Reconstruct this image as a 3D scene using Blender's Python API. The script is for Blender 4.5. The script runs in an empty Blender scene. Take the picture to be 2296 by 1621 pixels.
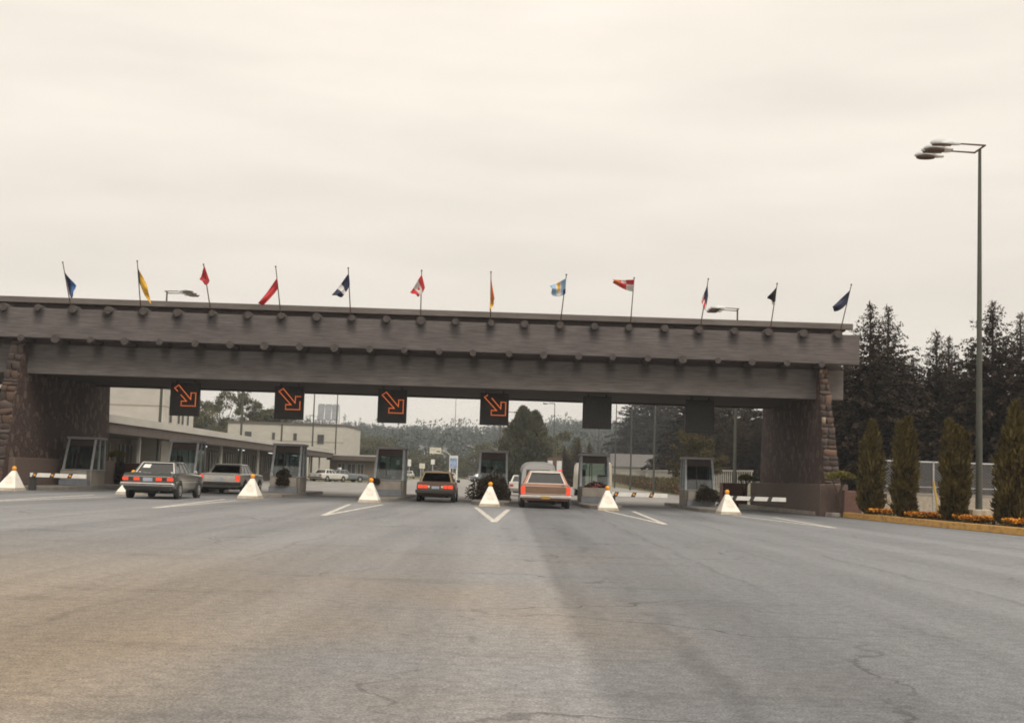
import bpy, math, random
import numpy as np
from mathutils import Vector, Matrix

R = math.radians
rng = np.random.default_rng(7)
random.seed(7)
SC = bpy.context.scene
COL = SC.collection

# ------------------------------------------------------------------ camera
EYE = 1.18
FPX = 2985.0                    # focal length in units of a 2296 px wide frame
PW, PH = 2296.0, 1621.0
PITCH, ROLL = math.atan(260.5 / FPX), R(1.9)
_r0, _u0, _f = Vector((1, 0, 0)), Vector((0, -math.sin(PITCH), math.cos(PITCH))), Vector((0, math.cos(PITCH), math.sin(PITCH)))
CR = _r0 * math.cos(ROLL) + _u0 * math.sin(ROLL)
CU = _u0 * math.cos(ROLL) - _r0 * math.sin(ROLL)
CF = _f
cam = bpy.data.cameras.new('camera')
cam.sensor_width = 36.0
cam.lens = 36.0 * FPX / PW
cam.clip_end = 6000
cam_o = bpy.data.objects.new('camera', cam)
COL.objects.link(cam_o)
m = Matrix.Identity(4)
for i in range(3):
    m[i][0], m[i][1], m[i][2] = CR[i], CU[i], -CF[i]
m[2][3] = EYE
cam_o.matrix_world = m
SC.camera = cam_o

# ------------------------------------------------------------------ sky
SUN_EL, SUN_AZ = R(45), R(146)          # behind the viewer, a little to the right
world = bpy.data.worlds.new('World')
SC.world = world
world.use_nodes = True
nt = world.node_tree
for n in list(nt.nodes):
    nt.nodes.remove(n)
def wn(t, **k):
    n = nt.nodes.new(t)
    for a, b in k.items():
        setattr(n, a, b)
    return n
sky = wn('ShaderNodeTexSky', sky_type='NISHITA', sun_disc=False)
sky.sun_elevation = SUN_EL
sky.sun_rotation = SUN_AZ
tc = wn('ShaderNodeTexCoord')
sep = wn('ShaderNodeSeparateXYZ')
nt.links.new(tc.outputs['Generated'], sep.inputs[0])
# cloud deck: flattened noise, brighter towards the zenith as an overcast sky is
mp = wn('ShaderNodeMapping')
mp.inputs['Scale'].default_value = (1.6, 1.6, 9.0)
nt.links.new(tc.outputs['Generated'], mp.inputs[0])
cn = wn('ShaderNodeTexNoise')
cn.inputs['Scale'].default_value = 2.3
cn.inputs['Detail'].default_value = 5
cn.inputs['Roughness'].default_value = 0.5
nt.links.new(mp.outputs[0], cn.inputs['Vector'])
cm = wn('ShaderNodeMapRange')
cm.inputs[1].default_value, cm.inputs[2].default_value = 0.3, 0.7
cm.inputs[3].default_value, cm.inputs[4].default_value = 0.92, 1.06
nt.links.new(cn.outputs['Fac'], cm.inputs[0])
gr = wn('ShaderNodeMapRange')
gr.inputs[1].default_value, gr.inputs[2].default_value = 0.0, 1.0
gr.inputs[3].default_value, gr.inputs[4].default_value = 7.2, 12.0
nt.links.new(sep.outputs['Z'], gr.inputs[0])
mu = wn('ShaderNodeMath', operation='MULTIPLY')
nt.links.new(cm.outputs[0], mu.inputs[0])
nt.links.new(gr.outputs[0], mu.inputs[1])
cl = wn('ShaderNodeVectorMath', operation='SCALE')
cl.inputs[0].default_value = (1.0, 0.91, 0.80)
nt.links.new(mu.outputs[0], cl.inputs['Scale'])
mx = wn('ShaderNodeMix', data_type='RGBA')
mx.inputs[0].default_value = 0.96
nt.links.new(sky.outputs[0], mx.inputs[6])
nt.links.new(cl.outputs[0], mx.inputs[7])
bg = wn('ShaderNodeBackground')
bg.inputs['Strength'].default_value = 0.11
nt.links.new(mx.outputs[2], bg.inputs['Color'])
wo = wn('ShaderNodeOutputWorld')
nt.links.new(bg.outputs[0], wo.inputs['Surface'])

sun = bpy.data.lights.new('sun', 'SUN')
sun.energy = 1.5
sun.angle = R(20)
sun.color = (1.0, 0.94, 0.84)
sun_o = bpy.data.objects.new('sun', sun)
COL.objects.link(sun_o)
sd = Vector((math.sin(SUN_AZ) * math.cos(SUN_EL), math.cos(SUN_AZ) * math.cos(SUN_EL), math.sin(SUN_EL)))
sun_o.rotation_euler = sd.to_track_quat('Z', 'Y').to_euler()

SC.cycles.filter_width = 1.8
vs = SC.view_settings
vs.view_transform = 'Standard'
vs.look = 'None'
vs.exposure = 0.10
vs.gamma = 1.0
vs.use_curve_mapping = False

# ------------------------------------------------------------------ helpers
def at(px, py, D):
    """world point seen at frame position (px, py) on the plane y = D"""
    d = CF + CR * ((px - PW / 2) / FPX) + CU * ((PH / 2 - py) / FPX)
    k = D / d.y
    return Vector((d.x * k, D, EYE + d.z * k))
def ground(px, py, z=0.0):
    d = CF + CR * ((px - PW / 2) / FPX) + CU * ((PH / 2 - py) / FPX)
    k = (z - EYE) / d.z
    return Vector((d.x * k, d.y * k, z))
def wx(px, D, py=1071):
    return at(px, py, D).x
def wz(px, py, D):
    return at(px, py, D).z

def link(o, parent=None):
    COL.objects.link(o)
    if parent is not None:
        o.parent = parent
    return o
def tag(o, label=None, cat=None, group=None, kind=None):
    if label: o['label'] = label
    if cat: o['category'] = cat
    if group: o['group'] = group
    if kind: o['kind'] = kind
    return o
def empty(name, loc=(0, 0, 0), rz=0.0, label=None, cat=None, group=None, parent=None):
    o = bpy.data.objects.new(name, None)
    o.empty_display_size = 0.2
    o.location = loc
    o.rotation_euler = (0, 0, rz)
    link(o, parent)
    return tag(o, label, cat, group)
def copy_tree(o, parent=None):
    c = o.copy()
    COL.objects.link(c)
    c.parent = parent
    for ch in list(o.children):
        copy_tree(ch, c)
    return c

class MB:
    def __init__(s):
        s.v, s.f, s.mi = [], [], []
    def add(s, vs, fs, mi=0):
        b = len(s.v)
        s.v += [tuple(p) for p in vs]
        for f in fs:
            s.f.append(tuple(b + i for i in f))
            s.mi.append(mi)
        return s
    def hexa(s, p, mi=0):
        """8 corners: bottom ring 0-3 ccw from above, top ring 4-7"""
        return s.add(p, [(3, 2, 1, 0), (4, 5, 6, 7), (0, 1, 5, 4), (1, 2, 6, 5), (2, 3, 7, 6), (3, 0, 4, 7)], mi)
    def box(s, x0, x1, y0, y1, z0, z1, mi=0):
        return s.hexa([(x0, y0, z0), (x1, y0, z0), (x1, y1, z0), (x0, y1, z0),
                       (x0, y0, z1), (x1, y0, z1), (x1, y1, z1), (x0, y1, z1)], mi)
    def cyl(s, p0, p1, r0, r1=None, n=10, mi=0, caps=True):
        r1 = r0 if r1 is None else r1
        p0, p1 = Vector(p0), Vector(p1)
        d = (p1 - p0).normalized()
        a = d.orthogonal().normalized()
        b = d.cross(a)
        vs = []
        for p, r in ((p0, r0), (p1, r1)):
            for i in range(n):
                t = 2 * math.pi * i / n
                vs.append(p + (a * math.cos(t) + b * math.sin(t)) * r)
        fs = [(i, (i + 1) % n, n + (i + 1) % n, n + i) for i in range(n)]
        if caps:
            fs += [tuple(range(n))[::-1], tuple(range(n, 2 * n))]
        return s.add(vs, fs, mi)
    def tube(s, pts, r, n=8, mi=0):
        for a, b in zip(pts[:-1], pts[1:]):
            s.cyl(a, b, r, r, n, mi)
        return s
    def lathe(s, prof, c=(0, 0, 0), n=16, mi=0):
        """prof: list of (r, z)"""
        vs, fs = [], []
        for r, z in prof:
            for i in range(n):
                t = 2 * math.pi * i / n
                vs.append((c[0] + r * math.cos(t), c[1] + r * math.sin(t), c[2] + z))
        for k in range(len(prof) - 1):
            for i in range(n):
                j = (i + 1) % n
                fs.append((k * n + i, k * n + j, (k + 1) * n + j, (k + 1) * n + i))
        fs.append(tuple(range(n))[::-1])
        fs.append(tuple((len(prof) - 1) * n + i for i in range(n)))
        return s.add(vs, fs, mi)
    def loft(s, rings, mi=0, mif=None):
        n = len(rings[0])
        vs = [p for r in rings for p in r]
        b = len(s.v)
        s.v += [tuple(p) for p in vs]
        for k in range(len(rings) - 1):
            for i in range(n):
                j = (i + 1) % n
                s.f.append((b + k * n + i, b + k * n + j, b + (k + 1) * n + j, b + (k + 1) * n + i))
                s.mi.append(mi if mif is None else mif(k, i))
        s.f.append(tuple(b + i for i in range(n))[::-1]); s.mi.append(mi)
        s.f.append(tuple(b + (len(rings) - 1) * n + i for i in range(n))); s.mi.append(mi)
        return s
    def quad_slab(s, a, b, c, d, t, mi=0):
        """thin slab from quad a b c d pushed t along its normal"""
        a, b, c, d = map(Vector, (a, b, c, d))
        nrm = (b - a).cross(d - a).normalized() * t
        return s.hexa([a, b, c, d, a + nrm, b + nrm, c + nrm, d + nrm], mi)
    def mesh(s, name):
        me = bpy.data.meshes.new(name)
        me.from_pydata(s.v, [], s.f)
        return me
    def build(s, name, mats, parent=None, smooth=None, bevel=0, loc=None):
        me = s.mesh(name)
        if not isinstance(mats, (list, tuple)):
            mats = [mats]
        for mt in mats:
            me.materials.append(mt)
        if len(mats) > 1:
            me.polygons.foreach_set('material_index', s.mi)
        me.update()
        if smooth is not None:
            me.polygons.foreach_set('use_smooth', [True] * len(me.polygons))
            me.set_sharp_from_angle(angle=R(smooth))
        o = bpy.data.objects.new(name, me)
        if loc is not None:
            o.location = loc
        link(o, parent)
        if bevel:
            bv = o.modifiers.new('bevel', 'BEVEL')
            bv.width = bevel
            bv.segments = 2
            bv.limit_method = 'ANGLE'
            bv.angle_limit = R(40)
        return o

def np_mesh(name, V, F, mat, parent=None):
    """V (n,3), F (m,4) arrays"""
    me = bpy.data.meshes.new(name)
    me.vertices.add(len(V))
    me.vertices.foreach_set('co', np.asarray(V, np.float32).ravel())
    k = F.shape[1]
    me.loops.add(F.size)
    me.loops.foreach_set('vertex_index', np.asarray(F, np.int32).ravel())
    me.polygons.add(len(F))
    me.polygons.foreach_set('loop_start', np.arange(len(F), dtype=np.int32) * k)
    me.polygons.foreach_set('loop_total', np.full(len(F), k, np.int32))
    me.materials.append(mat)
    me.update(calc_edges=True)
    o = bpy.data.objects.new(name, me)
    link(o, parent)
    return o

def norm(a):
    return a / (np.linalg.norm(a, axis=-1, keepdims=True) + 1e-9)
def kites(P, U, su, N, sv):
    """leaf kites: base P, direction U, length su, lateral along U x N, width sv"""
    U = norm(U)
    W = norm(np.cross(U, N))
    su = np.broadcast_to(np.asarray(su, float).reshape(-1, 1), (len(P), 1))
    sv = np.broadcast_to(np.asarray(sv, float).reshape(-1, 1), (len(P), 1))
    V = np.stack([P, P + U * su * 0.45 + W * sv * 0.5, P + U * su, P + U * su * 0.45 - W * sv * 0.5], 1).reshape(-1, 3)
    F = np.arange(len(P) * 4).reshape(-1, 4)
    return V, F
def rdir(n, g=rng):
    return norm(g.normal(size=(n, 3)))

# ------------------------------------------------------------------ materials
def newmat(name):
    mt = bpy.data.materials.new(name)
    mt.use_nodes = True
    nt = mt.node_tree
    return mt, nt, nt.nodes['Principled BSDF']
def pm(name, c1, c2=None, scale=4.0, rough=0.7, bump=0.0, stretch=(1, 1, 1), metal=0.0, detail=6, spec=0.5, lo=0.35, hi=0.65, bdist=0.02):
    mt, nt, b = newmat(name)
    b.inputs['Roughness'].default_value = rough
    b.inputs['Metallic'].default_value = metal
    b.inputs['Specular IOR Level'].default_value = spec
    if c2 is None:
        b.inputs['Base Color'].default_value = (*c1, 1)
        return mt
    tc = nt.nodes.new('ShaderNodeTexCoord')
    mp = nt.nodes.new('ShaderNodeMapping')
    mp.inputs['Scale'].default_value = stretch
    nt.links.new(tc.outputs['Object'], mp.inputs[0])
    no = nt.nodes.new('ShaderNodeTexNoise')
    no.inputs['Scale'].default_value = scale
    no.inputs['Detail'].default_value = detail
    no.inputs['Roughness'].default_value = 0.6
    nt.links.new(mp.outputs[0], no.inputs['Vector'])
    rp = nt.nodes.new('ShaderNodeMapRange')
    rp.inputs[1].default_value, rp.inputs[2].default_value = lo, hi
    nt.links.new(no.outputs['Fac'], rp.inputs[0])
    mx = nt.nodes.new('ShaderNodeMix')
    mx.data_type = 'RGBA'
    mx.inputs[6].default_value = (*c1, 1)
    mx.inputs[7].default_value = (*c2, 1)
    nt.links.new(rp.outputs[0], mx.inputs[0])
    nt.links.new(mx.outputs[2], b.inputs['Base Color'])
    if bump:
        bp = nt.nodes.new('ShaderNodeBump')
        bp.inputs['Strength'].default_value = bump
        bp.inputs['Distance'].default_value = bdist
        nt.links.new(no.outputs['Fac'], bp.inputs['Height'])
        nt.links.new(bp.outputs[0], b.inputs['Normal'])
    return mt
def foliage(name, c1, c2, c3=None, ns=0.35):
    mt, nt, b = newmat(name)
    b.inputs['Roughness'].default_value = 0.75
    b.inputs['Specular IOR Level'].default_value = 0.2
    ge = nt.nodes.new('ShaderNodeNewGeometry')
    rp = nt.nodes.new('ShaderNodeValToRGB')
    e = rp.color_ramp.elements
    e[0].color = (*c1, 1)
    e[1].color = (*c2, 1)
    if c3:
        x = rp.color_ramp.elements.new(0.9)
        x.color = (*c3, 1)
    tc = nt.nodes.new('ShaderNodeTexCoord')
    no = nt.nodes.new('ShaderNodeTexNoise')
    no.inputs['Scale'].default_value = ns
    no.inputs['Detail'].default_value = 2
    nt.links.new(tc.outputs['Object'], no.inputs['Vector'])
    ma = nt.nodes.new('ShaderNodeMath')
    ma.operation = 'MULTIPLY_ADD'
    nt.links.new(ge.outputs['Random Per Island'], ma.inputs[0])
    ma.inputs[1].default_value = 0.55
    m2 = nt.nodes.new('ShaderNodeMath')
    m2.operation = 'MULTIPLY_ADD'
    m2.inputs[1].default_value = 1.4
    m2.inputs[2].default_value = -0.45
    nt.links.new(no.outputs['Fac'], m2.inputs[0])
    nt.links.new(m2.outputs[0], ma.inputs[2])
    nt.links.new(ma.outputs[0], rp.inputs[0])
    nt.links.new(rp.outputs[0], b.inputs['Base Color'])
    return mt
def emit(name, c, s, base=None):
    mt, nt, b = newmat(name)
    b.inputs['Base Color'].default_value = (*(base or c), 1)
    b.inputs['Emission Color'].default_value = (*c, 1)
    b.inputs['Emission Strength'].default_value = s
    b.inputs['Roughness'].default_value = 0.35
    return mt
def glass(name, tint=(0.75, 0.8, 0.8), f=0.75):
    """thin window pane: mostly clear, mirror-like at grazing angles"""
    mt = bpy.data.materials.new(name)
    mt.use_nodes = True
    nt = mt.node_tree
    nt.nodes.remove(nt.nodes['Principled BSDF'])
    out = nt.nodes['Material Output']
    tr = nt.nodes.new('ShaderNodeBsdfTransparent')
    tr.inputs[0].default_value = (*tint, 1)
    gl = nt.nodes.new('ShaderNodeBsdfGlossy')
    gl.inputs['Roughness'].default_value = 0.05
    ge = nt.nodes.new('ShaderNodeNewGeometry')          # both sides of the pane behave alike
    ab = nt.nodes.new('ShaderNodeVectorMath'); ab.operation = 'DOT_PRODUCT'
    nt.links.new(ge.outputs['Incoming'], ab.inputs[0]); nt.links.new(ge.outputs['Normal'], ab.inputs[1])
    c1 = nt.nodes.new('ShaderNodeMath'); c1.operation = 'ABSOLUTE'; nt.links.new(ab.outputs['Value'], c1.inputs[0])
    c2 = nt.nodes.new('ShaderNodeMath'); c2.operation = 'SUBTRACT'; c2.inputs[0].default_value = 1.0; nt.links.new(c1.outputs[0], c2.inputs[1])
    c3 = nt.nodes.new('ShaderNodeMath'); c3.operation = 'POWER'; c3.inputs[1].default_value = 5.0; nt.links.new(c2.outputs[0], c3.inputs[0])
    ad = nt.nodes.new('ShaderNodeMath')                 # Schlick
    ad.operation = 'MULTIPLY_ADD'
    ad.inputs[1].default_value = f
    ad.inputs[2].default_value = 0.04 + (1 - f) * 0.25
    ad.use_clamp = True
    nt.links.new(c3.outputs[0], ad.inputs[0])
    mx = nt.nodes.new('ShaderNodeMixShader')
    nt.links.new(ad.outputs[0], mx.inputs[0])
    nt.links.new(tr.outputs[0], mx.inputs[1])
    nt.links.new(gl.outputs[0], mx.inputs[2])
    nt.links.new(mx.outputs[0], out.inputs['Surface'])
    return mt

M = {}
def asphalt_mat():
    mt, nt, b = newmat('asphalt')
    L, N = nt.links.new, nt.nodes.new
    b.inputs['Roughness'].default_value = 0.82
    b.inputs['Specular IOR Level'].default_value = 0.35
    tc = N('ShaderNodeTexCoord')
    def noise(scale, st=(1, 1, 1), det=4, ro=0.6):
        mp = N('ShaderNodeMapping'); mp.inputs['Scale'].default_value = st
        L(tc.outputs['Object'], mp.inputs[0])
        no = N('ShaderNodeTexNoise')
        no.inputs['Scale'].default_value = scale
        no.inputs['Detail'].default_value = det
        no.inputs['Roughness'].default_value = ro
        L(mp.outputs[0], no.inputs['Vector'])
        return no.outputs['Fac']
    def rng_(f, a, b2, lo, hi):
        r = N('ShaderNodeMapRange')
        r.inputs[1].default_value, r.inputs[2].default_value, r.inputs[3].default_value, r.inputs[4].default_value = a, b2, lo, hi
        r.interpolation_type = 'SMOOTHSTEP'
        L(f, r.inputs[0]); return r.outputs[0]
    def mul(a, c):
        x = N('ShaderNodeMath'); x.operation = 'MULTIPLY'
        L(a, x.inputs[0])
        if isinstance(c, float): x.inputs[1].default_value = c
        else: L(c, x.inputs[1])
        return x.outputs[0]
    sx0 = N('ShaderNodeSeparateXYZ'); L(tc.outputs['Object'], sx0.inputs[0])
    pn = N('ShaderNodeMath'); pn.operation = 'MULTIPLY_ADD'          # warm film cast painted into the colour, browner to the left
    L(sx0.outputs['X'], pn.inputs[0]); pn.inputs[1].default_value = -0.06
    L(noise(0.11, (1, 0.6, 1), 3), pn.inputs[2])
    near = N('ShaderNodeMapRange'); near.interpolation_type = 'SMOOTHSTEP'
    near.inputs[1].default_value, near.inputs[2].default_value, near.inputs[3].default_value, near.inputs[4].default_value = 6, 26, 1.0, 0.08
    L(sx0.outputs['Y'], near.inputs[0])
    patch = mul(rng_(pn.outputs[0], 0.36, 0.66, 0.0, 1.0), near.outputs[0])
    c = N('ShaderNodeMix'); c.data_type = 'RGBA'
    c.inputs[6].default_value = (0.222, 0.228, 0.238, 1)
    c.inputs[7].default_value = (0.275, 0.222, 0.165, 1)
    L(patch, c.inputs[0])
    # aggregate speckle, tyre-darkened streaks along the lanes, scuffs across
    sp = rng_(noise(55, det=3, ro=0.8), 0.25, 0.75, 0.42, 1.60)
    sp2 = rng_(noise(9, det=6, ro=0.75), 0.3, 0.7, 0.76, 1.22)
    st = rng_(noise(0.75, (1, 0.035, 1), 4), 0.35, 0.68, 1.06, 0.80)
    sc = rng_(noise(0.8, (0.35, 1.3, 1), 6, 0.7), 0.52, 0.70, 1.0, 0.80)
    big = rng_(noise(0.05, (1, 0.8, 1), 2), 0.3, 0.7, 0.9, 1.08)
    f = mul(mul(mul(mul(sp, sp2), st), sc), big)
    # windscreen reflection painted into the tone: a darker step, lighter again far right
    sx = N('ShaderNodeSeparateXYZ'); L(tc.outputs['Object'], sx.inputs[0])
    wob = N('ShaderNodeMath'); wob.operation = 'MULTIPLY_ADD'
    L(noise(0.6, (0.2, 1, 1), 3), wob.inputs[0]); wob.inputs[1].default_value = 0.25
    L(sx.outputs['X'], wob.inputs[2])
    refl_step = rng_(wob.outputs[0], 0.58, 0.78, 1.07, 0.74)
    refl_fade = rng_(wob.outputs[0], 1.5, 7.0, 1.0, 1.32)
    f = mul(mul(f, refl_step), refl_fade)
    # sealed longitudinal joint and a fainter parallel one
    def seam(x0, half, dark, nscale, lo, hi):
        w2 = N('ShaderNodeMath'); w2.operation = 'MULTIPLY_ADD'
        L(noise(0.35, (0.1, 1, 1), 5, 0.7), w2.inputs[0]); w2.inputs[1].default_value = 0.8
        L(sx.outputs['X'], w2.inputs[2])
        ab = N('ShaderNodeMath'); ab.operation = 'SUBTRACT'; L(w2.outputs[0], ab.inputs[0]); ab.inputs[1].default_value = x0 + .4
        ab2 = N('ShaderNodeMath'); ab2.operation = 'ABSOLUTE'; L(ab.outputs[0], ab2.inputs[0])
        ln = rng_(ab2.outputs[0], half * .25, half, dark, 0.0)
        br = rng_(noise(nscale, (1, 0.35, 1), 4), lo, hi, 0.0, 1.0)
        q = mul(ln, br)
        iv = N('ShaderNodeMath'); iv.operation = 'SUBTRACT'; iv.inputs[0].default_value = 1.0; L(q, iv.inputs[1])
        return iv.outputs[0]
    f = mul(f, seam(1.30, .16, .24, 1.1, .40, .60))
    f = mul(f, seam(2.9, .07, .20, .8, .46, .56))
    f = mul(f, seam(-3.4, .07, .18, .8, .46, .56))
    f = mul(f, seam(5.6, .08, .2, .6, .44, .56))
    # oil drips down the middle of each approach lane, rubber either side
    pp = N('ShaderNodeMath'); pp.operation = 'PINGPONG'; pp.inputs[1].default_value = 2.45
    sh = N('ShaderNodeMath'); sh.operation = 'SUBTRACT'; sh.inputs[1].default_value = 1.5
    L(wob.outputs[0], sh.inputs[0]); L(sh.outputs[0], pp.inputs[0])
    dk = mul(mul(rng_(pp.outputs[0], 0.25, 1.5, 1.0, 0.0), rng_(sx.outputs['Y'], 22, 56, 0.0, 1.0)), rng_(noise(0.45, (1, .22, 1), 5), .35, .65, .1, .42))
    iv = N('ShaderNodeMath'); iv.operation = 'SUBTRACT'; iv.inputs[0].default_value = 1.0; L(dk, iv.inputs[1])
    f = mul(f, iv.outputs[0])
    # oil and rubber where cars queue in front of the booths
    oil = rng_(sx.outputs['Y'], 50, 64, 1.0, 0.62)
    oiln = rng_(noise(0.5, (1, 0.3, 1), 4), 0.35, 0.65, 0.75, 1.0)
    om = N('ShaderNodeMath'); om.operation = 'MAXIMUM'
    L(oil, om.inputs[0]); om.inputs[1].default_value = 0.0
    f = mul(f, om.outputs[0])
    # cracks
    vo = N('ShaderNodeTexVoronoi'); vo.feature = 'DISTANCE_TO_EDGE'
    vo.inputs['Scale'].default_value = 0.24
    wv = N('ShaderNodeVectorMath'); wv.operation = 'ADD'
    nc = N('ShaderNodeTexNoise'); nc.inputs['Scale'].default_value = 0.9; nc.inputs['Detail'].default_value = 6
    L(tc.outputs['Object'], nc.inputs['Vector'])
    vs_ = N('ShaderNodeVectorMath'); vs_.operation = 'SCALE'; vs_.inputs['Scale'].default_value = 1.7
    L(nc.outputs['Color'], vs_.inputs[0]); L(tc.outputs['Object'], wv.inputs[0]); L(vs_.outputs[0], wv.inputs[1])
    L(wv.outputs[0], vo.inputs['Vector'])
    cr = rng_(vo.outputs['Distance'], 0.0015, 0.008, 1.0, 0.0)
    cmk = rng_(noise(0.12, det=3), 0.44, 0.58, 0.0, 0.55)
    k = mul(cr, cmk)
    inv = N('ShaderNodeMath'); inv.operation = 'SUBTRACT'; inv.inputs[0].default_value = 1.0; L(k, inv.inputs[1])
    f = mul(f, inv.outputs[0])
    s = N('ShaderNodeVectorMath'); s.operation = 'SCALE'
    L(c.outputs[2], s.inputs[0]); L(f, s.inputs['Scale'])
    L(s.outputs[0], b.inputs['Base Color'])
    bp = N('ShaderNodeBump'); bp.inputs['Strength'].default_value = 0.5; bp.inputs['Distance'].default_value = 0.01
    L(noise(70, det=2), bp.inputs['Height']); L(bp.outputs[0], b.inputs['Normal'])
    return mt
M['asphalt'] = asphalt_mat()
M['apron'] = pm('apron_concrete', (0.27, 0.26, 0.245), (0.20, 0.19, 0.178), 0.6, 0.85, 0.1, (1, 0.3, 1))
M['farroad'] = pm('far_asphalt', (0.30, 0.29, 0.27), (0.24, 0.23, 0.21), 0.3, 0.9)
M['paint'] = pm('road_paint', (0.80, 0.77, 0.68), (0.55, 0.52, 0.45), 5, 0.7, lo=0.5, hi=0.8)
def worn_paint():
    mt = pm('road_paint', (0.70, 0.67, 0.60), (0.52, 0.49, 0.43), 4, 0.75, lo=.4, hi=.7)
    nt = mt.node_tree
    b = nt.nodes['Principled BSDF']
    tc = nt.nodes.new('ShaderNodeTexCoord')
    no = nt.nodes.new('ShaderNodeTexNoise'); no.inputs['Scale'].default_value = 7; no.inputs['Detail'].default_value = 6; no.inputs['Roughness'].default_value = .75
    nt.links.new(tc.outputs['Object'], no.inputs['Vector'])
    mr = nt.nodes.new('ShaderNodeMapRange'); mr.inputs[1].default_value, mr.inputs[2].default_value = .36, .5
    nt.links.new(no.outputs['Fac'], mr.inputs[0])
    nt.links.new(mr.outputs[0], b.inputs['Alpha'])
    return mt
M['paint'] = worn_paint()
M['grass'] = pm('verge_grass', (0.10, 0.11, 0.045), (0.16, 0.14, 0.06), 0.4, 0.9)
M['soil'] = pm('bed_soil', (0.055, 0.035, 0.025), (0.10, 0.065, 0.045), 6, 0.95, 0.4)
M['gravel'] = pm('tan_gravel', (0.36, 0.27, 0.18), (0.26, 0.20, 0.14), 1.2, 0.95, 0.3)
M['yellow_kerb'] = pm('yellow_kerb_paint', (0.52, 0.29, 0.07), (0.20, 0.12, 0.06), 3.5, 0.7, 0.2, (1, 1, 2.5), lo=0.47, hi=0.75)
M['kerb'] = pm('kerb_concrete', (0.36, 0.32, 0.28), (0.22, 0.19, 0.17), 3, 0.85, 0.15)
M['whiteconc'] = pm('whitewashed_concrete', (0.80, 0.76, 0.68), (0.50, 0.44, 0.35), 3.2, 0.75, 0.2, (1, 1, .45), lo=0.52, hi=0.85)
M['dirtyconc'] = pm('stained_concrete', (0.52, 0.47, 0.38), (0.36, 0.29, 0.2), 5, 0.85, 0.2)
M['amber'] = pm('amber_globe', (0.85, 0.36, 0.02), (0.80, 0.30, 0.02), 3, 0.25)
M['aggregate'] = pm('brown_aggregate', (0.165, 0.118, 0.096), (0.105, 0.074, 0.062), 14, 0.9, 0.5, lo=0.3, hi=0.7)
M['redagg'] = pm('reddish_aggregate', (0.17, 0.09, 0.07), (0.11, 0.06, 0.05), 10, 0.9, 0.4)
M['steel_dark'] = pm('dark_metal', (0.035, 0.033, 0.032), (0.05, 0.045, 0.04), 6, 0.5)
M['alu'] = pm('aluminium_frame', (0.42, 0.44, 0.46), (0.33, 0.34, 0.35), 5, 0.45, metal=0.25)
M['white'] = pm('white_paint', (0.78, 0.77, 0.73), (0.66, 0.65, 0.61), 3, 0.5)
M['black'] = pm('black_paint', (0.03, 0.028, 0.027), (0.045, 0.04, 0.038), 5, 0.6)
M['post_green'] = pm('dark_green_post', (0.05, 0.055, 0.045), (0.07, 0.07, 0.055), 4, 0.5)
M['brown_metal'] = pm('brown_metal', (0.13, 0.075, 0.045), (0.09, 0.055, 0.035), 5, 0.5)
M['lamp_white'] = pm('lamp_housing', (0.66, 0.68, 0.68), (0.52, 0.54, 0.55), 3, 0.35)
M['lens'] = pm('lamp_lens', (0.10, 0.06, 0.045), (0.14, 0.09, 0.07), 6, 0.25)
M['galv'] = pm('galvanised_steel', (0.45, 0.46, 0.46), (0.36, 0.37, 0.38), 4, 0.5, metal=0.3)

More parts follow.
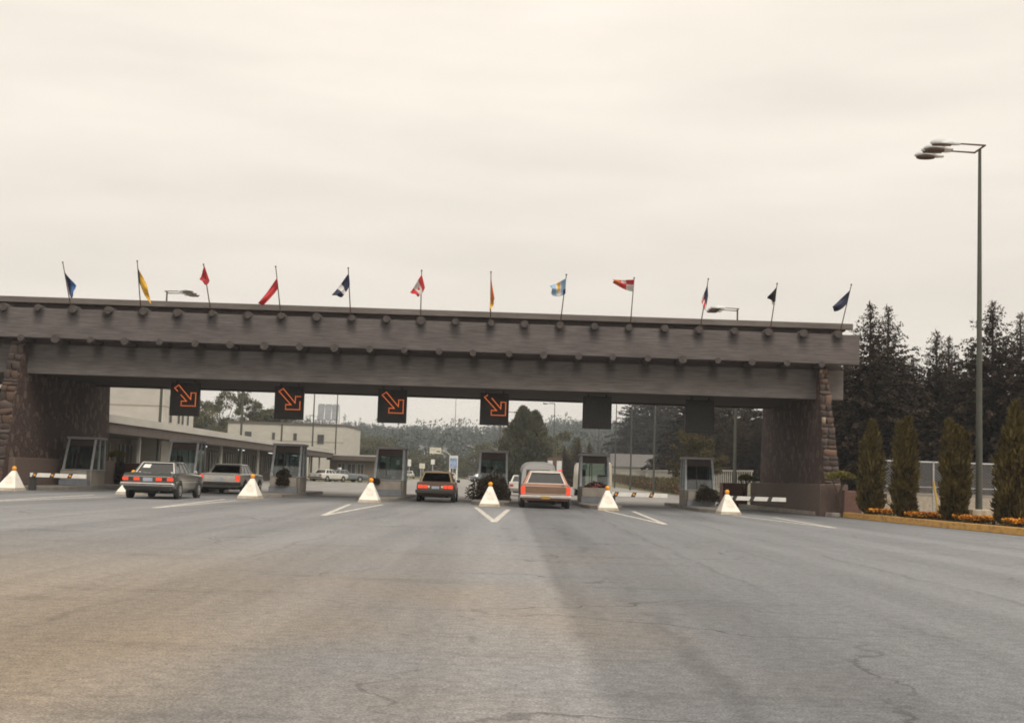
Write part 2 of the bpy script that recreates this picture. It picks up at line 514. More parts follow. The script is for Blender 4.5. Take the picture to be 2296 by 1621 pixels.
def beam_mat(name, c1, c2, stain=None, pitch=1.0, x0=0.0, z0=0.0):
    """weathered laminated timber with horizontal grain; run-off stains below the log ends"""
    mt, nt, b = newmat(name)
    L, N = nt.links.new, nt.nodes.new
    b.inputs['Roughness'].default_value = 0.85
    b.inputs['Specular IOR Level'].default_value = 0.25
    tc = N('ShaderNodeTexCoord')
    def noise(scale, st, det=5):
        mp = N('ShaderNodeMapping'); mp.inputs['Scale'].default_value = st
        L(tc.outputs['Object'], mp.inputs[0])
        no = N('ShaderNodeTexNoise'); no.inputs['Scale'].default_value = scale; no.inputs['Detail'].default_value = det
        no.inputs['Roughness'].default_value = 0.65
        L(mp.outputs[0], no.inputs['Vector']); return no.outputs['Fac']
    g = noise(11, (0.09, 1, 1.5), 8)
    g2 = noise(0.9, (0.45, 1, 1.3), 6)
    mr = N('ShaderNodeMapRange'); mr.inputs[1].default_value, mr.inputs[2].default_value = 0.3, 0.7
    L(g, mr.inputs[0])
    mx = N('ShaderNodeMix'); mx.data_type = 'RGBA'
    mx.inputs[6].default_value = (*c1, 1); mx.inputs[7].default_value = (*c2, 1)
    L(mr.outputs[0], mx.inputs[0])
    m2 = N('ShaderNodeMapRange'); m2.inputs[1].default_value, m2.inputs[2].default_value = 0.3, 0.7
    m2.inputs[3].default_value, m2.inputs[4].default_value = 0.78, 1.15
    L(g2, m2.inputs[0])
    fac = m2.outputs[0]
    if stain:
        sx = N('ShaderNodeSeparateXYZ'); L(tc.outputs['Object'], sx.inputs[0])
        wob = N('ShaderNodeMath'); wob.operation = 'MULTIPLY_ADD'
        L(noise(1.6, (1, 1, 1), 4), wob.inputs[0]); wob.inputs[1].default_value = 0.35
        L(sx.outputs['X'], wob.inputs[2])
        pp = N('ShaderNodeMath'); pp.operation = 'PINGPONG'
        sh = N('ShaderNodeMath'); sh.operation = 'SUBTRACT'; sh.inputs[1].default_value = x0 + 0.17
        L(wob.outputs[0], sh.inputs[0]); L(sh.outputs[0], pp.inputs[0]); pp.inputs[1].default_value = pitch / 2
        a = N('ShaderNodeMapRange'); a.interpolation_type = 'SMOOTHSTEP'
        a.inputs[1].default_value, a.inputs[2].default_value, a.inputs[3].default_value, a.inputs[4].default_value = 0.06, 0.34, 1, 0
        L(pp.outputs[0], a.inputs[0])
        zz = N('ShaderNodeMapRange'); zz.interpolation_type = 'SMOOTHSTEP'
        zz.inputs[1].default_value, zz.inputs[2].default_value = z0 - 0.85, z0 - 0.05
        L(sx.outputs['Z'], zz.inputs[0])
        mm = N('ShaderNodeMath'); mm.operation = 'MULTIPLY'; L(a.outputs[0], mm.inputs[0]); L(zz.outputs[0], mm.inputs[1])
        m3 = N('ShaderNodeMath'); m3.operation = 'MULTIPLY_ADD'; L(mm.outputs[0], m3.inputs[0]); m3.inputs[1].default_value = -stain; m3.inputs[2].default_value = 1.0
        m4 = N('ShaderNodeMath'); m4.operation = 'MULTIPLY'; L(m3.outputs[0], m4.inputs[0]); L(fac, m4.inputs[1])
        fac = m4.outputs[0]
    s = N('ShaderNodeVectorMath'); s.operation = 'SCALE'
    L(mx.outputs[2], s.inputs[0]); L(fac, s.inputs['Scale']); L(s.outputs[0], b.inputs['Base Color'])
    bp = N('ShaderNodeBump'); bp.inputs['Strength'].default_value = 0.35; bp.inputs['Distance'].default_value = 0.02
    L(g, bp.inputs['Height']); L(bp.outputs[0], b.inputs['Normal'])
    return mt

def stone_wall_mat():
    mt, nt, b = newmat('fieldstone_cladding')
    L, N = nt.links.new, nt.nodes.new
    b.inputs['Roughness'].default_value = 0.9
    tc = N('ShaderNodeTexCoord')
    vo = N('ShaderNodeTexVoronoi'); vo.inputs['Scale'].default_value = 3.2; vo.inputs['Randomness'].default_value = 0.9
    ve = N('ShaderNodeTexVoronoi'); ve.feature = 'DISTANCE_TO_EDGE'; ve.inputs['Scale'].default_value = 3.2; ve.inputs['Randomness'].default_value = 0.9
    L(tc.outputs['Object'], vo.inputs['Vector']); L(tc.outputs['Object'], ve.inputs['Vector'])
    hs = N('ShaderNodeSeparateColor'); L(vo.outputs['Color'], hs.inputs[0])
    cr = N('ShaderNodeValToRGB'); e = cr.color_ramp.elements
    e[0].color = (0.075, 0.045, 0.038, 1); e[1].color = (0.17, 0.12, 0.095, 1)
    x = cr.color_ramp.elements.new(0.55); x.color = (0.085, 0.05, 0.04, 1)
    L(hs.outputs[0], cr.inputs[0])
    mr = N('ShaderNodeMapRange'); mr.inputs[1].default_value, mr.inputs[2].default_value = 0.0, 0.07
    mr.inputs[3].default_value = 0.35
    L(ve.outputs['Distance'], mr.inputs[0])
    s = N('ShaderNodeVectorMath'); s.operation = 'SCALE'
    L(cr.outputs[0], s.inputs[0]); L(mr.outputs[0], s.inputs['Scale']); L(s.outputs[0], b.inputs['Base Color'])
    bp = N('ShaderNodeBump'); bp.inputs['Strength'].default_value = 0.8; bp.inputs['Distance'].default_value = 0.05
    L(mr.outputs[0], bp.inputs['Height']); L(bp.outputs[0], b.inputs['Normal'])
    return mt
M['stonewall'] = stone_wall_mat()

# ------------------------------------------------------------------ terrain and paving
def smooth(t):
    t = np.clip(t, 0, 1)
    return t * t * (3 - 2 * t)
def gz(x, y):
    """terrain height: flat plaza, slow rise to a wooded hill, a bank on the right"""
    x, y = np.asarray(x, float), np.asarray(y, float)
    z = -0.03 + 0.45 * smooth((y - 100) / 200)
    hill = smooth((y - 420) / 420) * (19 + 3.0 * np.sin(x / 95 + 1.0) - x * 0.010 + 1.6 * np.sin(x / 31))
    bank = smooth((y - 70) / 60) * np.clip((x - 17.5) * 0.22, 0, 3.0)
    return z + np.maximum(hill, 0) + bank
xs = np.concatenate([np.linspace(-700, -60, 22), np.linspace(-50, 60, 56), np.linspace(70, 700, 22)])
ys = np.concatenate([np.linspace(-60, 400, 94), np.linspace(410, 1100, 44)])
XX, YY = np.meshgrid(xs, ys)
V = np.stack([XX, YY, gz(XX, YY)], -1).reshape(-1, 3)
nx, ny = len(xs), len(ys)
i = np.arange((ny - 1) * (nx - 1)); r, c = i // (nx - 1), i % (nx - 1)
F = np.stack([r * nx + c, r * nx + c + 1, (r + 1) * nx + c + 1, (r + 1) * nx + c], 1)
tag(np_mesh('ground', V, F, M['grass']), kind='structure')

def sheet(name, pts, mat, z=None):
    """strip sheet that follows the terrain: pts list of (y, x0, x1)"""
    mb = MB()
    v = []
    for y, x0, x1 in pts:
        zz = (float(gz(0, y)) + 0.03 if z is None else 0) + (z or 0)
        v += [(x0, y, zz), (x1, y, zz)]
    mb.add(v, [(2 * k, 2 * k + 1, 2 * k + 3, 2 * k + 2) for k in range(len(pts) - 1)])
    return tag(mb.build(name, mat), kind='structure')
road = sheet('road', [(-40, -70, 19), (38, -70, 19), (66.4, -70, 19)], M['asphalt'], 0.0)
sheet('concrete_apron', [(66.4, -60, 19)] + [(y, -45, 17.5) for y in np.linspace(80, 150, 8)], M['apron'], None)
sheet('far_road', [(y, -16, 17.5) for y in np.linspace(150, 330, 12)] + [(y, -9, 15) for y in np.linspace(345, 640, 12)], M['farroad'], None)
tag(MB().add([(15.4, 20, 0.02), (60, 20, 0.02), (60, 74, 0.02), (15.4, 74, 0.02)], [(0, 1, 2, 3)]).build('gravel_yard', M['gravel']), kind='structure')

# painted chevrons in front of the booths
def stroke(mb, a, b, w):
    a, b = Vector(a), Vector(b)
    d = (b - a).normalized()
    n = Vector((-d.y, d.x, 0)) * w / 2
    mb.add([a - n, b - n, b + n, a + n], [(0, 1, 2, 3)])
def marking(paths, w=0.14):
    mb = MB()
    for k, path in enumerate(paths):
        P = [ground(x, y, 0.004 + 0.0015 * k) for x, y in path]
        for a, b in zip(P[:-1], P[1:]):
            stroke(mb, a, b, w)
    mb.build('lane_marking', M['paint'], road)
marking([[(1067, 1137), (1109, 1170)], [(1140, 1142), (1107, 1170)]], 0.17)
marking([[(785, 1130), (725, 1155)], [(858, 1131), (724, 1155.5)]], 0.15)
marking([[(504, 1119), (345, 1138)], [(531, 1122), (345, 1138.5)]], 0.15)
marking([[(212, 1109), (-40, 1124)], [(240, 1113), (-40, 1125)]], 0.15)
marking([[(1419, 1146), (1492, 1175)], [(1355, 1144.5), (1493, 1175.5)]], 0.15)
marking([[(1735, 1160), (1872, 1183)], [(1642, 1155), (1873, 1183.5)]], 0.15)
for a, b in (((860, 1083), (1030, 1083)), ((640, 1093), (870, 1097))):
    pass

# ------------------------------------------------------------------ the gateway
D_UP, D_LO, D_FA, D_END = 58.0, 59.1, 58.6, 72.0
P0, P1 = at(116, 762.6, 57.5), at(1848.7, 818, 57.5)
PITCH1 = (P1.x - P0.x) / 22
Q0, Q1 = at(78.5, 696, 57.5), at(1884.6, 749.6, 57.5)
PITCH2 = (Q1.x - Q0.x) / 23
M['beam_up'] = beam_mat('weathered_beam', (0.082, 0.070, 0.069), (0.178, 0.156, 0.152), 0.66, PITCH2, Q0.x, 7.75)
M['beam_lo'] = beam_mat('weathered_lower_beam', (0.105, 0.094, 0.089), (0.200, 0.180, 0.170), 0.55, PITCH1, P0.x, 6.35)
M['fascia'] = beam_mat('fascia_board', (0.125, 0.110, 0.102), (0.195, 0.172, 0.158))
M['darkwood'] = pm('dark_stained_wood', (0.075, 0.055, 0.050), (0.105, 0.080, 0.072), 4, 0.8, 0.1, (0.3, 1, 1))
M['log'] = pm('dark_log', (0.050, 0.041, 0.038), (0.085, 0.070, 0.064), 5, 0.85, 0.2)

gate = empty('border_gateway', (0, 58, 0), 0, 'long timber gateway spanning the lanes on battered stone piers', 'gateway')
def gpart(mb, name, mat, **k):
    mb.v = [(x, y - 58, z) for x, y, z in mb.v]
    return mb.build(name, mat, gate, **k)
XL, XR = -30.0, 15.2
gpart(MB().box(XL, XR, D_UP, D_UP + 0.5, 6.60, 7.90), 'upper_beam', M['beam_up'], bevel=0.02)
gpart(MB().box(XL, 14.78, D_LO, D_LO + 0.45, 5.10, 6.41), 'lower_beam', M['beam_lo'], bevel=0.02)
gpart(MB().box(XL, 15.06, D_FA, D_FA + 0.3, 8.21, 8.47), 'fascia_board', M['fascia'], bevel=0.015)
gpart(MB().box(XL, 14.9, 69.0, 69.45, 5.19, 6.42), 'rear_beam', M['darkwood'])
gpart(MB().box(XL, 14.9, 71.4, 71.9, 6.64, 7.86), 'rear_upper_beam', M['darkwood'])
gpart(MB().box(XL, 14.8, D_FA + 0.32, 72.6, 8.16, 8.30), 'roof_deck', M['darkwood'])
gpart(MB().box(XL, 14.7, D_LO + 0.46, 68.98, 5.26, 5.36), 'ceiling_deck', M['darkwood'])
gpart(MB().box(XL, 14.65, 59.35, 59.45, 6.412, 8.15), 'gap_shade_board', M['darkwood'])  # dark boards added behind the beam gaps to stand in for their shade
gpart(MB().box(XL, 14.6, 58.95, 59.05, 7.70, 8.158), 'gap_shade_board', M['darkwood'])
lg = MB().cyl((0, 0, 0), (0, 14.6, 0), 0.160, 0.155, 12)
lme = None
def log_row(k0, k1, x0, pitch, z, y0, name):
    global lme
    for k in range(k0, k1):
        if lme is None:
            o = lg.build(name, M['log'], gate, smooth=40)
            lme = o.data
        else:
            o = link(bpy.data.objects.new(name, lme), gate)
        s = 1.0 + random.uniform(-0.16, 0.15)
        o.scale = (s, 1, s)
        o.rotation_euler = (0, random.uniform(0, 6), 0)
        o.location = (x0 + pitch * k + random.uniform(-.03, .03), y0 - 58 + random.uniform(-.06, .04), z + random.uniform(-.015, .015))
log_row(-4, 23, P0.x, PITCH1, 6.57, 57.86, 'lower_log')
log_row(-4, 24, Q0.x, PITCH2, 7.90, 57.84, 'upper_log')

# battered piers: fieldstone walls running back under the roof, their front edges set with stones
STONE = [pm('pier_stone_%d' % k, c, tuple(v * 0.7 for v in c), 6, 0.85, 0.3) for k, c in enumerate(
    [(0.095, 0.072, 0.064), (0.12, 0.092, 0.08), (0.075, 0.056, 0.05), (0.135, 0.085, 0.062), (0.42, 0.33, 0.25), (0.22, 0.14, 0.10)])]
def stone_mesh(seed):
    g = np.random.default_rng(seed)
    vs, fs = [], []
    n = 3
    idx = {}
    def vid(p):
        k = tuple(np.round(p, 4))
        if k not in idx:
            idx[k] = len(vs); vs.append(p)
        return idx[k]
    for ax in range(3):
        for sg in (-1, 1):
            for a in range(n - 1):
                for b in range(n - 1):
                    q = []
                    for da, db in ((0, 0), (1, 0), (1, 1), (0, 1)):
                        p = np.zeros(3)
                        p[ax] = sg
                        p[(ax + 1) % 3] = -1 + 2 * (a + da) / (n - 1)
                        p[(ax + 2) % 3] = -1 + 2 * (b + db) / (n - 1)
                        q.append(vid(p))
                    fs.append(q if sg > 0 else q[::-1])
    vs = np.array(vs)
    l = np.linalg.norm(vs, axis=1, keepdims=True)
    vs = vs / l ** 0.32 * (1 + g.normal(size=(len(vs), 1)) * 0.10)
    mb = MB().add(vs.tolist(), fs)
    me = mb.mesh('stone')
    me.polygons.foreach_set('use_smooth', [True] * len(me.polygons))
    return me
stone_meshes = []
for k, mt in enumerate(STONE):
    for q in range(2):
        me = stone_mesh(k * 3 + q)
        me.materials.append(mt)
        stone_meshes.append((k, me))
def pier(xi, xo, wts):
    """xi inner face, xo outer face"""
    x0, x1 = min(xi, xo), max(xi, xo)
    mb = MB()
    yb, yt, zt = 56.85, 58.62, 6.58
    FI, FO = (0.06, 0.42) if xi > 0 else (.3, 0)
    mb.hexa([(x0, yb, 0), (x1, yb, 0), (x1, D_END, 0), (x0, D_END, 0), (x0 + FI, yt, zt), (x1 - FO, yt, zt), (x1 - FO, D_END - 0.6, zt), (x0 + FI, D_END - 0.6, zt)])
    p = gpart(mb, 'stone_pier', M['stonewall'])
    # stones set in the sloping front edge, in rough courses
    z = 0.9
    while z < 6.45:
        h = random.choice((.14, .18, .24, .3, .4)) * random.uniform(.9, 1.1)
        t = z / zt
        y = yb + (yt - yb) * t
        a, b = x0 + FI * t, x1 - FO * t
        cut = random.uniform(0.35, 0.65) if random.random() < 0.75 else None
        spans = [(a, b)] if cut is None else [(a, a + (b - a) * cut), (a + (b - a) * cut, b)]
        for s0, s1 in spans:
            wgt = random.choices(range(12), wts)[0]
            o = link(bpy.data.objects.new('stone', stone_meshes[wgt][1]), p)
            o.location = ((s0 + s1) / 2, y - 58 - 0.01 + random.uniform(-.015, .02), z + h / 2)
            o.scale = ((s1 - s0) / 2 * random.uniform(.86, 1.02), random.uniform(.04, .08), h / 2 * random.uniform(.88, 1.0))
            o.rotation_euler = (R(15) , random.uniform(-.12, .12), 0)
        z += h
    # exposed aggregate plinth
    s = 1 if xi > 0 else -1
    pl = MB().box(min(xi - 0.28 * s, xo + 0.1 * s), max(xi - 0.28 * s, xo + 0.1 * s), 56.7 if s > 0 else 57.6, D_END + 1.0, 0, 1.36)
    gpart(pl, 'plinth', M['aggregate'], bevel=0.03)
    return p
pier(13.52, 14.33, [3, 3, 3, 3, 3, 3, 2, 2, .35, .35, .7, .7])
pier(-21.55, -22.4, [3, 3, 3, 3, 3, 3, 1, 1, 0, 0, 0, 0])
gpart(MB().box(11.75, 13.1, D_END + 1.05, D_END + 2.2, 0, 1.3), 'plinth', M['redagg'], bevel=0.03)
gpart(MB().box(-21.4, -20.1, D_END + 1.05, D_END + 2.2, 0, 1.3), 'plinth', M['redagg'], bevel=0.03)

# kerbs
kb = MB()
KP = [(13.92, 55.6), (14.15, 50), (14.5, 44), (14.95, 38), (15.6, 28)]
for (xa, ya), (xb, yb) in zip(KP[:-1], KP[1:]):
    kb.hexa([(xb, yb, 0), (xb + 0.3, yb, 0), (xa + 0.3, ya, 0), (xa, ya, 0), (xb + 0.03, yb, 0.22), (xb + 0.3, yb, 0.22), (xa + 0.3, ya, 0.22), (xa + 0.03, ya, 0.22)])
tag(kb.build('yellow_kerb', M['yellow_kerb'], bevel=0.02), kind='structure')
kb = MB()
KG = [(13.62, 56.2), (13.2, 57.6), (12.85, 61), (12.6, 66), (12.6, 76)]
for (xa, ya), (xb, yb) in zip(KG[:-1], KG[1:]):
    kb.hexa([(xa, ya, 0), (xa + 0.45, ya, 0), (xb + 0.45, yb, 0), (xb, yb, 0), (xa + 0.02, ya, 0.17), (xa + 0.45, ya, 0.17), (xb + 0.45, yb, 0.17), (xb + 0.02, yb, 0.17)])
kb.lathe([(0.24, 0), (0.24, 0.14), (0.2, 0.175)], (13.85, 56.15, 0), 14)
tag(kb.build('grey_kerb', M['kerb'], bevel=0.02), kind='structure')
bed = MB()
for (xa, ya), (xb, yb) in zip(KP[:-1], KP[1:]):
    bed.hexa([(xb + 0.3, yb, 0), (xb + 2.1, yb, 0), (xa + 2.1, ya, 0), (xa + 0.3, ya, 0), (xb + 0.3, yb, 0.19), (xb + 2.1, yb, 0.19), (xa + 2.1, ya, 0.19), (xa + 0.3, ya, 0.19)])
tag(bed.build('planting_bed', M['soil']), kind='structure')

# ------------------------------------------------------------------ hanging arrow signs
M['arrow'] = emit('arrow_bulb', (0.78, 0.17, 0.04), 1.0, (0.25, 0.06, 0.02))
ARROW = [(-.48, 1.30), (-.29, 1.44), (.30, .78), (.31, 1.09), (.53, 1.09), (.53, .47), (-.14, .47), (-.14, .69), (.11, .69), (-.48, 1.30)]
def bulbs(gap=None):
    mb = MB()
    r = 0.021
    for (xa, za), (xb, zb) in zip(ARROW[:-1], ARROW[1:]):
        n = max(2, int(math.hypot(xb - xa, zb - za) / 0.062))
        for k in range(n):
            t = k / n
            x, z = xa + (xb - xa) * t, za + (zb - za) * t
            if gap and abs(x - gap[0]) < 0.09 and abs(z - gap[1]) < 0.09:
                continue
            mb.add([(x - r, 0, z - r), (x + r, 0, z - r), (x + r, 0, z + r), (x - r, 0, z + r), (x, -0.04, z)], [(0, 1, 4), (1, 2, 4), (2, 3, 4), (3, 0, 4)])
    return mb
SIGN_X = []
BOOTH_D = 62.8
SIGNS = [(481, 568, (-.28, 1.05)), (782, 865, (.53, .95)), (1079, 1159, None), (1374, 1450, (-.2, 1.38)), (1666, 1747, None), (1957, 2044, None)]
where = ['over the lane of the dark sedan, leftmost of the lit arrows', 'second of the lit arrows from the left', 'third of the lit arrows from the left', 'rightmost of the lit arrows, above the shrub-fronted booth']
for k, (a, b, gap) in enumerate(SIGNS):
    px = (a + b) / 2 / 1.2753
    bot = [932, 940, 948, 953, 961, 971][k]
    X = wx(px, BOOTH_D, bot)
    zb = wz(px, bot, BOOTH_D)
    lab = ('lit arrow sign, ' + where[k]) if k < 4 else ('unlit black sign box hanging over the booth with the lowered arm beyond', 'unlit black sign box nearest the right stone pier')[k - 4]
    s = empty('arrow_sign' if k < 4 else 'blank_sign', (X, BOOTH_D, zb), 0, lab, 'sign', 'sign boxes hung under the gateway')
    h = 5.26 - zb - 0.12
    MB().box(-.68, .68, 0, .34, 0, h).build('housing', M['black'], s, bevel=0.015)
    MB().box(-.45, -.39, .13, .19, h, h + 0.118).build('hanger', M['black'], s)
    MB().box(.39, .45, .13, .19, h, h + 0.118).build('hanger', M['black'], s)
    if k < 4:
        bb = bulbs(gap)
        bb.v = [(x, y - 0.004, z) for x, y, z in bb.v]
        tag(bb.build('arrow_lamps', M['arrow'], s), kind='stuff')
    else:
        MB().box(-.62, .62, -0.012, -0.002, .06, h - .06).build('face_panel', M['steel_dark'], s)

# ------------------------------------------------------------------ booths on their islands
M['booth_conc'] = pm('booth_concrete', (0.36, 0.325, 0.275), (0.28, 0.25, 0.215), 2.5, 0.85, 0.1)
M['band'] = pm('blue_grey_band', (0.20, 0.215, 0.24), (0.16, 0.17, 0.19), 3, 0.75)
M['header'] = pm('brown_header', (0.04, 0.025, 0.021), (0.055, 0.036, 0.03), 3, 0.6)
M['roofedge'] = pm('booth_roof_edge', (0.30, 0.285, 0.29), (0.24, 0.225, 0.23), 3, 0.6)
M['bglass'] = glass('booth_glass', (0.70, 0.76, 0.76), 0.90)
M['interior'] = pm('booth_interior', (0.085, 0.065, 0.055), (0.12, 0.095, 0.08), 3, 0.8)
M['chair'] = pm('booth_chair_fabric', (0.10, 0.05, 0.04), (0.07, 0.04, 0.03), 5, 0.9)
BOOTH_X = [wx(p, BOOTH_D, 1071 + (p - 1148) * .033) for p in (173, 405, 639.6, 872, 1105, 1334, 1570)]
LAB_B = ['glazed booth beside the left stone pier wall',
         'glazed inspection booth directly behind the dark green sedan',
         'glazed booth between the silver sedan and the parked white cars',
         'glazed booth left of the small brown sedan',
         'glazed booth with an officer inside and a big dark shrub in front',
         'glazed booth right of the salmon wagon with red flowers on its sill',
         'dark-windowed booth nearest the right pier, dark shrub on its planter']
def make_booth():
    b = empty('inspection_booth', (0, BOOTH_D, 0.15))
    MB().box(-.70, .70, 0, 2.1, 0, .72).build('base', M['booth_conc'], b, bevel=0.02)
    pl = MB()
    pl.box(-.62, .62, -.48, -.003, .27, .70)
    pl.build('planter_box', M['booth_conc'], b, bevel=0.02)
    MB().box(-.66, .66, -.50, -.004, 0, .268).build('kerb_band', M['band'], b, bevel=0.02)
    MB().box(-.73, .73, -.04, 2.14, .722, .76).build('sill', M['alu'], b, bevel=0.008)
    zt = 2.18
    def post(x0, y0, x1, y1):
        h = .045
        MB().hexa([(x0 - h, y0 - h, .762), (x0 + h, y0 - h, .762), (x0 + h, y0 + h, .762), (x0 - h, y0 + h, .762),
                   (x1 - h, y1 - h, zt), (x1 + h, y1 - h, zt), (x1 + h, y1 + h, zt), (x1 - h, y1 + h, zt)]).build('post', M['alu'], b)
    F0, F1, B0 = .06, .62, 2.02
    for s in (-1, 1):
        post(.66 * s, F0, .62 * s, F1)
        post(.66 * s, B0, .62 * s, B0)
        post(.66 * s, 1.15, .62 * s, 1.25)
    def lerp(z):
        return F0 + (F1 - F0) * (z - .762) / (zt - .762)
    def xw(z):
        return .66 - .04 * (z - .762) / (zt - .762)
    # header above the windscreen, roof
    za = 1.86
    MB().quad_slab((-xw(za) + .047, lerp(za), za), (xw(za) - .047, lerp(za), za), (xw(zt) - .047, lerp(zt), zt), (-xw(zt) + .047, lerp(zt), zt), -.05).build('header', M['header'], b)
    MB().box(-.72, .72, .48, 2.18, zt + .002, zt + .115).build('roof', M['roofedge'], b, bevel=0.015)
    MB().box(-.61, .61, 1.96, 2.06, za, zt - .002).build('header', M['header'], b)
    for s in (-1, 1):
        MB().box(.60 * s - .02, .60 * s + .02, .72, 1.95, za + .05, zt - .003).build('header', M['header'], b)
    # panes
    z0, z1 = .765, za - .004
    def pane(a, b2, c, d, t=.012):
        MB().quad_slab(a, b2, c, d, t).build('pane', M['bglass'], b)
    for x0, x1 in ((-.615, -.16), (-.11, .615)):
        pane((x0, lerp(z0) + .02, z0), (x1, lerp(z0) + .02, z0), (min(x1, .585), lerp(z1) + .02, z1), (max(x0, -.585), lerp(z1) + .02, z1), -.012)
        pane((x0, B0, z0), (x1, B0, z0), (min(x1, .585), B0, z1), (max(x0, -.585), B0, z1))
    for y0, y1 in ((.0, 2.02),):
        pass
    MB().hexa([(-.155, lerp(z0), z0), (-.115, lerp(z0), z0), (-.115, lerp(z0) + .04, z0), (-.155, lerp(z0) + .04, z0),
               (-.155, lerp(z1), z1), (-.115, lerp(z1), z1), (-.115, lerp(z1) + .04, z1), (-.155, lerp(z1) + .04, z1)]).build('mullion', M['header'], b)
    MB().box(-.155, -.115, B0 - .04, B0 - .002, z0, z1).build('mullion', M['header'], b)
    for s in (-1, 1):
        X = .645 * s
        MB().add([(X, .12, z0), (X, 1.09, z0), (X, 1.16, z1), (X, lerp(z1) + .06, z1), (X - .01 * s, .12, z0), (X - .01 * s, 1.09, z0), (X - .01 * s, 1.16, z1), (X - .01 * s, lerp(z1) + .06, z1)],
                 [(0, 1, 2, 3), (7, 6, 5, 4), (0, 4, 5, 1), (1, 5, 6, 2), (2, 6, 7, 3), (3, 7, 4, 0)]).build('pane', M['bglass'], b)
        MB().add([(X, 1.21, z0), (X, 1.96, z0), (X, 1.96, z1), (X, 1.28, z1), (X - .01 * s, 1.21, z0), (X - .01 * s, 1.96, z0), (X - .01 * s, 1.96, z1), (X - .01 * s, 1.28, z1)],
                 [(0, 1, 2, 3), (7, 6, 5, 4), (0, 4, 5, 1), (1, 5, 6, 2), (2, 6, 7, 3), (3, 7, 4, 0)]).build('pane', M['bglass'], b)
    # counter and stool back inside
    MB().box(-.60, .60, .30, .75, .762, .80).build('counter', M['interior'], b)
    MB().box(.2, .56, 1.35, 1.42, .762, 1.30).build('seat_back', M['chair'], b, bevel=0.05)
    MB().box(-.58, -.36, 1.5, 1.92, .762, 1.55).build('cabinet', M['interior'], b, bevel=0.01)
    MB().box(-.12, .08, .50, .62, .802, 1.0).build('till', M['black'], b, bevel=0.01)
    return b
proto = make_booth()
booths = []
for k, X in enumerate(BOOTH_X):
    o = proto if k == 0 else copy_tree(proto)
    o.location.x = X
    tag(o, LAB_B[k], 'booth', 'inspection booths across the lanes')
    booths.append(o)
# a blind shuts off the last booth
MB().box(-.6, .6, 1.86, 1.9, .77, 1.85).build('blind', M['interior'], booths[6])
MB().quad_slab((-.56, .43, 1.55), (-.36, .43, 1.55), (-.36, .50, 1.78), (-.56, .50, 1.78), -.004).build('notice', M['white'], booths[5])
MB().quad_slab((.30, .40, 1.48), (.44, .40, 1.48), (.44, .46, 1.68), (.30, .46, 1.68), -.004).build('notice', M['white'], booths[3])
M['island'] = pm('island_concrete', (0.24, 0.22, 0.195), (0.16, 0.145, 0.125), 1.5, 0.85, 0.1, lo=0.4, hi=0.7)
for X in BOOTH_X:
    ring = [(X - .72, 70.5), (X - .82, 70.0), (X - .82, 57.2), (X - .6, 56.5), (X - .25, 56.15), (X + .25, 56.15), (X + .6, 56.5), (X + .82, 57.2), (X + .82, 70.0), (X + .72, 70.5)]
    n = len(ring)
    mb = MB().add([(x, y, 0) for x, y in ring] + [(x, y, .15) for x, y in ring], [tuple(range(n, 2 * n))[::1]] + [(i, (i + 1) % n, n + (i + 1) % n, n + i) for i in range(n)])
    tag(mb.build('booth_island', M['island'], bevel=0.02), kind='structure')

# ------------------------------------------------------------------ white pyramids with amber globes
LAB_P = ['white pyramid bollard at the far left beside a striped arm', 'white pyramid bollard mostly hidden behind the dark green sedan',
         'white pyramid bollard beside the silver sedan', 'white pyramid bollard left of the brown sedan',
         'white pyramid bollard in front of the dark shrub, above the centre chevron', 'white pyramid bollard right of the salmon wagon',
         'white pyramid bollard nearest the right pier, its left flank showing']
D_PY = 54.0
for k, X in enumerate(BOOTH_X):
    p = empty('pyramid_bollard', (X, D_PY, 0), random.uniform(-.03, .03), LAB_P[k], 'bollard', 'white pyramids in front of the booth islands')
    mb = MB()
    mb.hexa([(-.40, 0, .1), (.40, 0, .1), (.40, 1.15, .1), (-.40, 1.15, .1), (-.075, .82, .80), (.075, .82, .80), (.075, .97, .80), (-.075, .97, .80)])
    mb.build('pyramid', M['whiteconc'], p, bevel=0.02)
    MB().hexa([(-.43, -.04, 0), (.43, -.04, 0), (.43, 1.2, 0), (-.43, 1.2, 0), (-.402, -.003, .099), (.402, -.003, .099), (.402, 1.155, .099), (-.402, 1.155, .099)]).build('footing', M['dirtyconc'], p)
    g = MB()
    prof = [(0.05, .80)] + [(0.098 * math.cos(t), .895 + 0.098 * math.sin(t)) for t in np.linspace(-1.25, 1.5, 8)]
    g.lathe(prof, (0, .895, 0), 14)
    g.build('amber_globe', M['amber'], p, smooth=60)

def barrier(X, label, amber=True):
    b = empty('barrier_arm', (X, 55.9, 0), 0, label, 'barrier', 'lowered striped barrier arms')
    MB().box(-.13, .13, .05, .32, 0, .72).build('gate_cabinet', M['steel_dark'], b, bevel=0.02)
    MB().box(-.05, 2.3, -.04, .0, .56, .73).build('arm', M['white'], b, bevel=0.006)
    x = .02
    while x < 2.2:
        MB().add([(x, -.046, .552), (x + .17, -.046, .552), (x + .25, -.046, .738), (x + .08, -.046, .738), (x, .006, .552), (x + .17, .006, .552), (x + .25, .006, .738), (x + .08, .006, .738)],
                 [(0, 1, 2, 3), (7, 6, 5, 4), (0, 4, 5, 1), (1, 5, 6, 2), (2, 6, 7, 3), (3, 7, 4, 0)]).build('stripe', M['black'], b)
        if amber:
            MB().cyl((x + .125, -.047, .645), (x + .125, -.075, .645), .05, .04, 10).build('reflector', M['amber'], b)
        x += .74
barrier(BOOTH_X[0] + .35, 'striped barrier arm lowered at the far left lane')
barrier(BOOTH_X[5] + .30, 'striped barrier arm with amber reflectors left of the dark-windowed booth')
